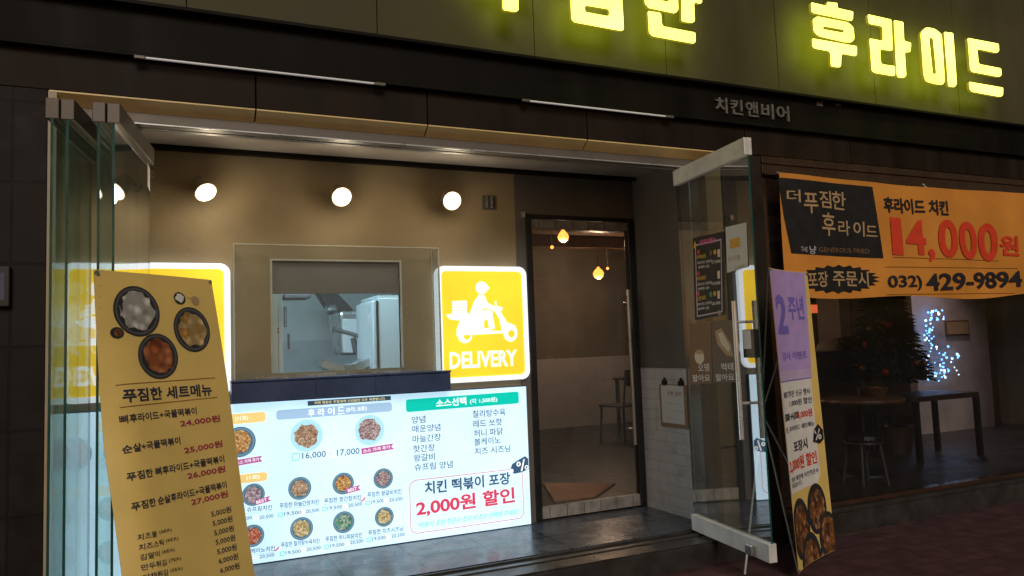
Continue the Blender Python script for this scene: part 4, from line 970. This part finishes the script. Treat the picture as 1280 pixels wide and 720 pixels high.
# ------------------------------------------------------------------ dining room
def pendant(px, py, Y, lab):
    c = at(px, py, 'y', Y); t = thing('pendant_lamp', (c.x, c.y, 2.84), lab, 'lamp', 'pendant lamps behind the inner door')
    r = .054*Y/6.3
    m = MB(); m.lathe(c, [(.012, r*1.25), (.022, r*.95), (r*.75, r*.55), (r, 0), (r*.8, -r*.6), (r*.35, -r*.93), (0.001, -r)], 18); b = m.build('bulb', 'bulb_warm', t, smooth=True)
    m = MB(); m.tube((c.x, c.y, c.z+r*1.2), (c.x, c.y, c.z+r*2.0), .024); m.build('socket', 'lamp_body', t)
    m = MB(); m.tube((c.x, c.y, c.z+r*2), (c.x, c.y, 2.845), .005, n=6); m.build('cord', 'lamp_body', t)
    L = bpy.data.lights.new('bulb_light', 'POINT'); L.energy = 20; L.color = (1, .66, .42); L.shadow_soft_size = .06
    o = bpy.data.objects.new('bulb_light', L); COL.objects.link(o); o.location = c-Vector((0, 0, r*1.6)); adopt(o, t)
pendant(704, 296, 6.3, 'glowing orange bulb pendant nearer to the inner door')
pendant(748, 342, 9.0, 'glowing orange bulb pendant farther back in the room')
def small_bulb(px, py, Y, lab):
    c = at(px, py, 'y', Y); t = thing('ceiling_spot', c, lab, 'lamp', 'tiny ceiling lamps in the dining room')
    m = MB(); m.ball(c, .022, 10); m.build('bulb', 'bulb_warm', t); m = MB(); m.tube(c+Vector((0, 0, .02)), (c.x, c.y, 2.845), .006, n=6); m.build('stem', 'lamp_body', t)
c = at(1190, 300, 'y', 5.9); t = thing('added_downlight', (c.x, 5.9, 2.84), 'added downlight hidden behind the banner, over the pale partition', 'light')  # added lamp, out of sight behind the banner, brightens the partition
m = MB(); m.tube((c.x, 5.9, 2.80), (c.x, 5.9, 2.849), .07, n=20); m.build('housing', 'lamp_body', t); m = MB(); m.tube((c.x, 5.9, 2.795), (c.x, 5.9, 2.7995), .055, n=20); m.build('lens', 'lamp_disc', t)
L = bpy.data.lights.new('added_down_light', 'SPOT'); L.energy = 60; L.color = (1, .80, .78); L.spot_size = R(100); L.spot_blend = .7; L.shadow_soft_size = .05
o = bpy.data.objects.new('added_down_light', L); COL.objects.link(o); o.location = (c.x, 5.9, 2.78); adopt(o, t)
small_bulb(690, 309, 8.2, 'tiny orange lamp left below the nearer pendant'); small_bulb(759.5, 335.5, 9.6, 'tiny orange lamp right of the farther pendant')
a = at(680, 606, 'z', FZ); b = at(768, 606, 'z', FZ); c = at(742, 624, 'z', FZ); d = at(694, 629, 'z', FZ)
t = thing('doormat', (c.x, c.y, FZ), 'orange brown doormat just inside the inner door', 'mat')
m = MB(); q = [d, c, b, a]; m.hexa([(v.x, v.y, FZ+.001) for v in q]+[(v.x, v.y, FZ+.014) for v in q]); m.build('pile', 'mat_brown', t, bevel=.004)
m = MB()
for i in range(4): m.tube((q[i].x, q[i].y, FZ+.008), (q[(i+1) % 4].x, q[(i+1) % 4].y, FZ+.008), .010, n=6)
m.build('border', 'wood_mid', t)
def chair(loc, lab, grp, rz=0, sh=.45, bh=.82):
    t = thing('dining_chair', loc, lab, 'chair', grp); x, y, z = loc
    ca, sa = math.cos(rz), math.sin(rz); W = lambda a, b, c: Vector((x+a*ca-b*sa, y+a*sa+b*ca, z+c))
    m = MB(); m.hexa([W(-.2, -.2, sh-.03), W(.2, -.2, sh-.03), W(.2, .2, sh-.03), W(-.2, .2, sh-.03), W(-.2, -.2, sh), W(.2, -.2, sh), W(.2, .2, sh), W(-.2, .2, sh)]); m.build('seat', 'wood_dark', t, bevel=.012)
    for a, b in ((-.17, -.17), (.17, -.17), (-.17, .17), (.17, .17)):
        m = MB(); m.tube(W(a*1.12, b*1.12, 0), W(a, b, sh-.03), .013, .018, 8); m.build('leg', 'black_frame', t)
    m = MB(); m.tube(W(-.17, .18, sh), W(-.18, .24, bh), .014, n=8); m.tube(W(.17, .18, sh), W(.18, .24, bh), .014, n=8)
    m.hexa([W(-.19, .22, bh-.2), W(.19, .22, bh-.2), W(.19, .245, bh-.2), W(-.19, .245, bh-.2), W(-.19, .235, bh), W(.19, .235, bh), W(.19, .26, bh), W(-.19, .26, bh)]); m.build('backrest', 'wood_dark', t, bevel=.008)
    return t
c = at(778, 552, 'z', FZ)
chair((c.x, c.y, FZ), 'black chair standing at the wainscot behind the inner door', 'chairs in the dining room', R(200), .47, .90)
c = at(802, 540, 'z', FZ); tb = thing('dining_table', (c.x+.1, c.y, FZ), 'small dark table half hidden by the inner door frame', 'table')
m = MB(); m.box(c.x-.25, c.x+.55, c.y-.3, c.y+.3, FZ+.72, FZ+.75); m.build('tabletop', 'wood_dark', tb, bevel=.008)
for a, b in ((-.2, -.25), (.5, -.25), (-.2, .25), (.5, .25)): m = MB(); m.box(c.x+a-.02, c.x+a+.02, c.y+b-.02, c.y+b+.02, FZ, FZ+.72); m.build('leg', 'black_frame', tb)
# behind the shop window
t = thing('partition_wall', at(1190, 560, 'y', 6.4), 'pale partition wall seen through the shop window', 'wall')
a = at(1141, 400, 'y', 6.4); b = at(1233, 400, 'y', 6.4); m = MB(); m.box(a.x, b.x, 6.4, 6.5, FZ, 2.845); m.build('wall_panel', 'partition_white', t)
a = at(1050, 400, 'y', 7.6); b = at(1078, 400, 'y', 7.6); t = thing('wall_cabinet', (a.x, 7.6, FZ), 'pale tall cabinet left of the christmas tree', 'cabinet')
m = MB(); m.box(a.x, b.x, 7.6, 8.0, FZ, 2.3); m.build('cabinet_body', 'partition_white', t, bevel=.01); m = MB(); m.box((a.x+b.x)/2-.004, (a.x+b.x)/2+.004, 7.595, 7.6, FZ+.1, 2.25); m.build('door_gap', 'groove', t)
q = at(1182, 420, 'y', 6.39); s_ = at(1209, 400, 'y', 6.39); t = thing('wall_picture', (q.x, 6.39, q.z), 'small tan framed picture on the pale partition', 'picture')
m = MB(); m.box(q.x, s_.x, 6.375, 6.395, q.z, s_.z); m.build('frame', 'wood_mid', t, bevel=.004); m = MB(); m.box(q.x+.02, s_.x-.02, 6.370, 6.3745, q.z+.02, s_.z-.02); m.build('canvas', 'ink_tan', t)
# christmas tree on the counter side
zk = at(400, 425, 'y', 7.98).z; m = MB(); m.box(-.79, 2.23, 7.97, 7.995, FZ, zk); m.build('wall_tiles', 'kitchen_tile', B)
tb_ = at(1112, 482, 'y', 5.6); t = thing('christmas_tree', (tb_.x, 5.6, FZ), 'dark christmas tree with red and gold ornaments inside the window', 'tree')
m = MB(); m.tube((tb_.x, 5.6, FZ+.28), (tb_.x, 5.6, 2.2), .035, .01); m.build('trunk', 'trunk', t)
m = MB(); m.lathe((tb_.x, 5.6, FZ), [(.001, 0), (.16, 0), (.2, .28), (.17, .28), (.15, .2), (.001, .2)], 20); m.build('pot', 'wood_dark', t)
m = MB(); rg = random.Random(11)
for k in range(3800):
    h = rg.random()**1.2; z = .95+h*1.3; rad = (.35*(1-h)+.03)*(.45+.6*rg.random()); an = rg.uniform(0, 2*math.pi)
    c = Vector((tb_.x+rad*math.cos(an), 5.6+rad*math.sin(an), z-.08*rad)); d = Vector((math.cos(an), math.sin(an), rg.uniform(-.5, .15))).normalized()*rg.uniform(.05, .1); s2 = d.cross(Vector((rg.uniform(-1, 1), rg.uniform(-1, 1), 1))).normalized()*.012
    m.face([c-s2, c+d*.6-s2*1.3, c+d, c+d*.6+s2*1.3, c+s2])
m.build('crown', 'pine', t)
for k in range(22):
    h = rg.random(); an = rg.uniform(math.pi*.9, 2.1*math.pi); rad = .34*(1-h)+.03; m = MB(); m.ball((tb_.x+rad*math.cos(an), 5.6+rad*math.sin(an), .97+h*1.2), .038, 12); m.build('ornament', 'orn_red' if k % 3 else 'orn_gold', t, smooth=True)
# fairy lights on the partition
def fairy(name_lab, boxes, cnt, seed):
    rg = random.Random(seed); pts = []
    for k in range(cnt):
        x0, x1, y0, y1 = boxes[k % len(boxes)]; pts.append(at(rg.uniform(x0, x1), rg.uniform(y0, y1), 'y', 6.30+rg.uniform(-.05, .05)))
    pts.sort(key=lambda p: p.z)
    t = thing('fairy_lights', (pts[0].x, 6.3, pts[0].z), name_lab, 'string lights', 'fairy lights on the pale partition')
    m = MB()
    for a, b in zip(pts, pts[1:]): m.tube(a, b, .0012, n=4, caps=False)
    m.build('wire', 'black_frame', t)
    for i, q in enumerate(pts):
        m = MB(); m.ball(q, rg.uniform(.007, .015), 8); m.build('bulb', 'fairy_white' if rg.random() < .4 else 'fairy_blue', t)
fairy('blue fairy lights in a narrow column at the top of the partition', [(1155, 1167, 388, 432), (1158, 1184, 388, 400), (1156, 1170, 400, 440)], 44, 1)
fairy('blue fairy lights in a broad cluster low on the partition', [(1160, 1200, 436, 470), (1152, 1160, 450, 476), (1170, 1200, 440, 466), (1168, 1186, 432, 478)], 54, 2)
# tables and stools inside the window
def P0(x, y, Y): return at(x, y, 'y', Y)
a = P0(1150, 496, 5.0); b = P0(1224, 492, 5.0); ztop = (a.z+b.z)/2
t = thing('bar_table', ((a.x+b.x)/2, 5.2, FZ), 'tall black bar table near the right of the shop window', 'table')
m = MB(); m.box(a.x-.1, b.x, 5.0, 5.5, ztop-.04, ztop+.01); m.build('tabletop', 'wood_dark', t, bevel=.005)
for x in (a.x-.06, b.x-.045):
    for y in (5.0, 5.455): m = MB(); m.box(x, x+.045, y, y+.045, FZ, ztop-.04); m.build('leg', 'black_frame', t)
c1 = P0(1172, 590, 5.0); chair((c1.x, 5.75, FZ), 'black chair pushed in behind the tall bar table', 'chairs in the dining room', 0, .46, .86)
a = P0(1055, 500, 4.75); b = P0(1140, 497, 4.75)
t = thing('round_table', ((a.x+b.x)/2, 4.9, FZ), 'round wooden table in front of the christmas tree', 'table'); zt = (a.z+b.z)/2
m = MB(); m.lathe(((a.x+b.x)/2, 4.95, zt-.035), [(.001, 0), (.36, 0), (.37, .015), (.36, .035), (.001, .035)], 32); m.build('tabletop', 'wood_mid', t)
m = MB(); m.tube(((a.x+b.x)/2, 4.95, FZ+.02), ((a.x+b.x)/2, 4.95, zt-.035), .035); m.build('column', 'black_frame', t); m = MB(); m.lathe(((a.x+b.x)/2, 4.95, FZ), [(.25, 0), (.24, .02), (.04, .035), (.001, .035)], 24); m.build('foot', 'black_frame', t)
q = P0(1090, 474, 5.0); t = thing('snack_basket', (q.x, 4.98, zt), 'small brown basket on the round table', 'basket')
m = MB(); m.lathe((q.x, 4.98, zt+.001), [(.001, 0), (.08, 0), (.12, .07), (.125, .075), (.11, .07), (.075, .012), (.001, .012)], 24); m.build('bowl', 'wood_mid', t); m = MB(); m.ball((q.x, 4.98, zt+.045), .09, 14, sz=.5); m.build('filling', 'food_wings', t)
# dark counter with a pot and a bowl
a = P0(1022, 440, 5.9); b = P0(1085, 440, 5.9); t = thing('bar_counter', (a.x, 6.1, FZ), 'dark counter left of the christmas tree', 'counter')
m = MB(); m.box(a.x-.5, b.x-.2, 5.9, 6.4, FZ, a.z-.04); m.build('counter_front', 'wood_dark', t); m = MB(); m.box(a.x-.52, b.x-.18, 5.87, 6.42, a.z-.04, a.z); m.build('counter_top', 'black_frame', t, bevel=.006)
q = P0(1045, 430, 6.0); t = thing('white_bowl', (q.x, 6.1, a.z), 'upturned pale bowl on the dark counter', 'bowl'); m = MB(); m.lathe((q.x, 6.1, a.z+.001), [(.13, 0), (.135, .02), (.11, .08), (.05, .12), (.001, .125)], 24); m.build('shell', 'ceramic', t, smooth=True)
q = P0(1068, 430, 6.0); t = thing('cooking_pot', (q.x, 6.1, a.z), 'dark rounded pot beside the pale bowl', 'pot'); m = MB(); m.lathe((q.x, 6.1, a.z+.001), [(.001, 0), (.12, 0), (.13, .1), (.11, .13), (.02, .15), (.001, .16)], 24); m.build('body', 'black_frame', t, smooth=True)
m = MB(); m.tube((q.x-.02, 6.1, a.z+.16), (q.x+.02, 6.1, a.z+.17), .012); m.build('knob', 'steel', t)
q = P0(1018, 386, 6.8); t = thing('red_sign', (q.x, 6.8, q.z), 'tiny lit red sign left inside the window', 'sign'); m = MB(); m.box(q.x-.04, q.x+.05, 6.8, 6.83, q.z-.05, q.z+.05); m.build('face', mat('red_lit', (.8, .1, .04), .4, emit=(.9, .16, .05), es=1.2, var=0), t); m = MB(); m.box(q.x-.045, q.x+.055, 6.83, 6.85, q.z-.055, q.z+.055); m.tube((q.x, 6.84, q.z+.05), (q.x, 6.84, 2.84), .006); m.build('case', 'black_frame', t)
q = P0(1066, 545, 4.7); t = thing('bar_stool', (q.x, 4.6, FZ), 'dark metal bar stool in front of the round table', 'stool'); m = MB(); m.lathe((q.x, 4.6, q.z-.03), [(.001, 0), (.15, 0), (.16, .02), (.15, .05), (.001, .055)], 24); m.build('seat', 'black_frame', t)
m = MB(); m.lathe((q.x, 4.6, q.z-.045), [(.155, 0), (.158, .012), (.15, .014)], 24); m.build('seat_ring', 'steel', t)
for k in range(4): an = k*math.pi/2+.6; m = MB(); m.tube((q.x+.12*math.cos(an), 4.6+.12*math.sin(an), q.z-.03), (q.x+.17*math.cos(an), 4.6+.17*math.sin(an), FZ), .011, n=8); m.build('leg', 'rail_brown', t)
# small plate on the left pillar
a = at(0, 333, 'y', YF-.02); b = at(13, 384, 'y', YF-.02); t = thing('meter_box', (b.x, YF, b.z), 'small dark box mounted on the left stone pillar', 'box')
m = MB(); m.box(b.x-.14, b.x, YF-.035, YF-.001, b.z, a.z); m.build('cover', 'black_frame', t, bevel=.006); m = MB(); m.box(b.x-.12, b.x-.02, YF-.038, YF-.0352, b.z+.03, a.z-.03); m.build('plate', 'navy_counter', t)
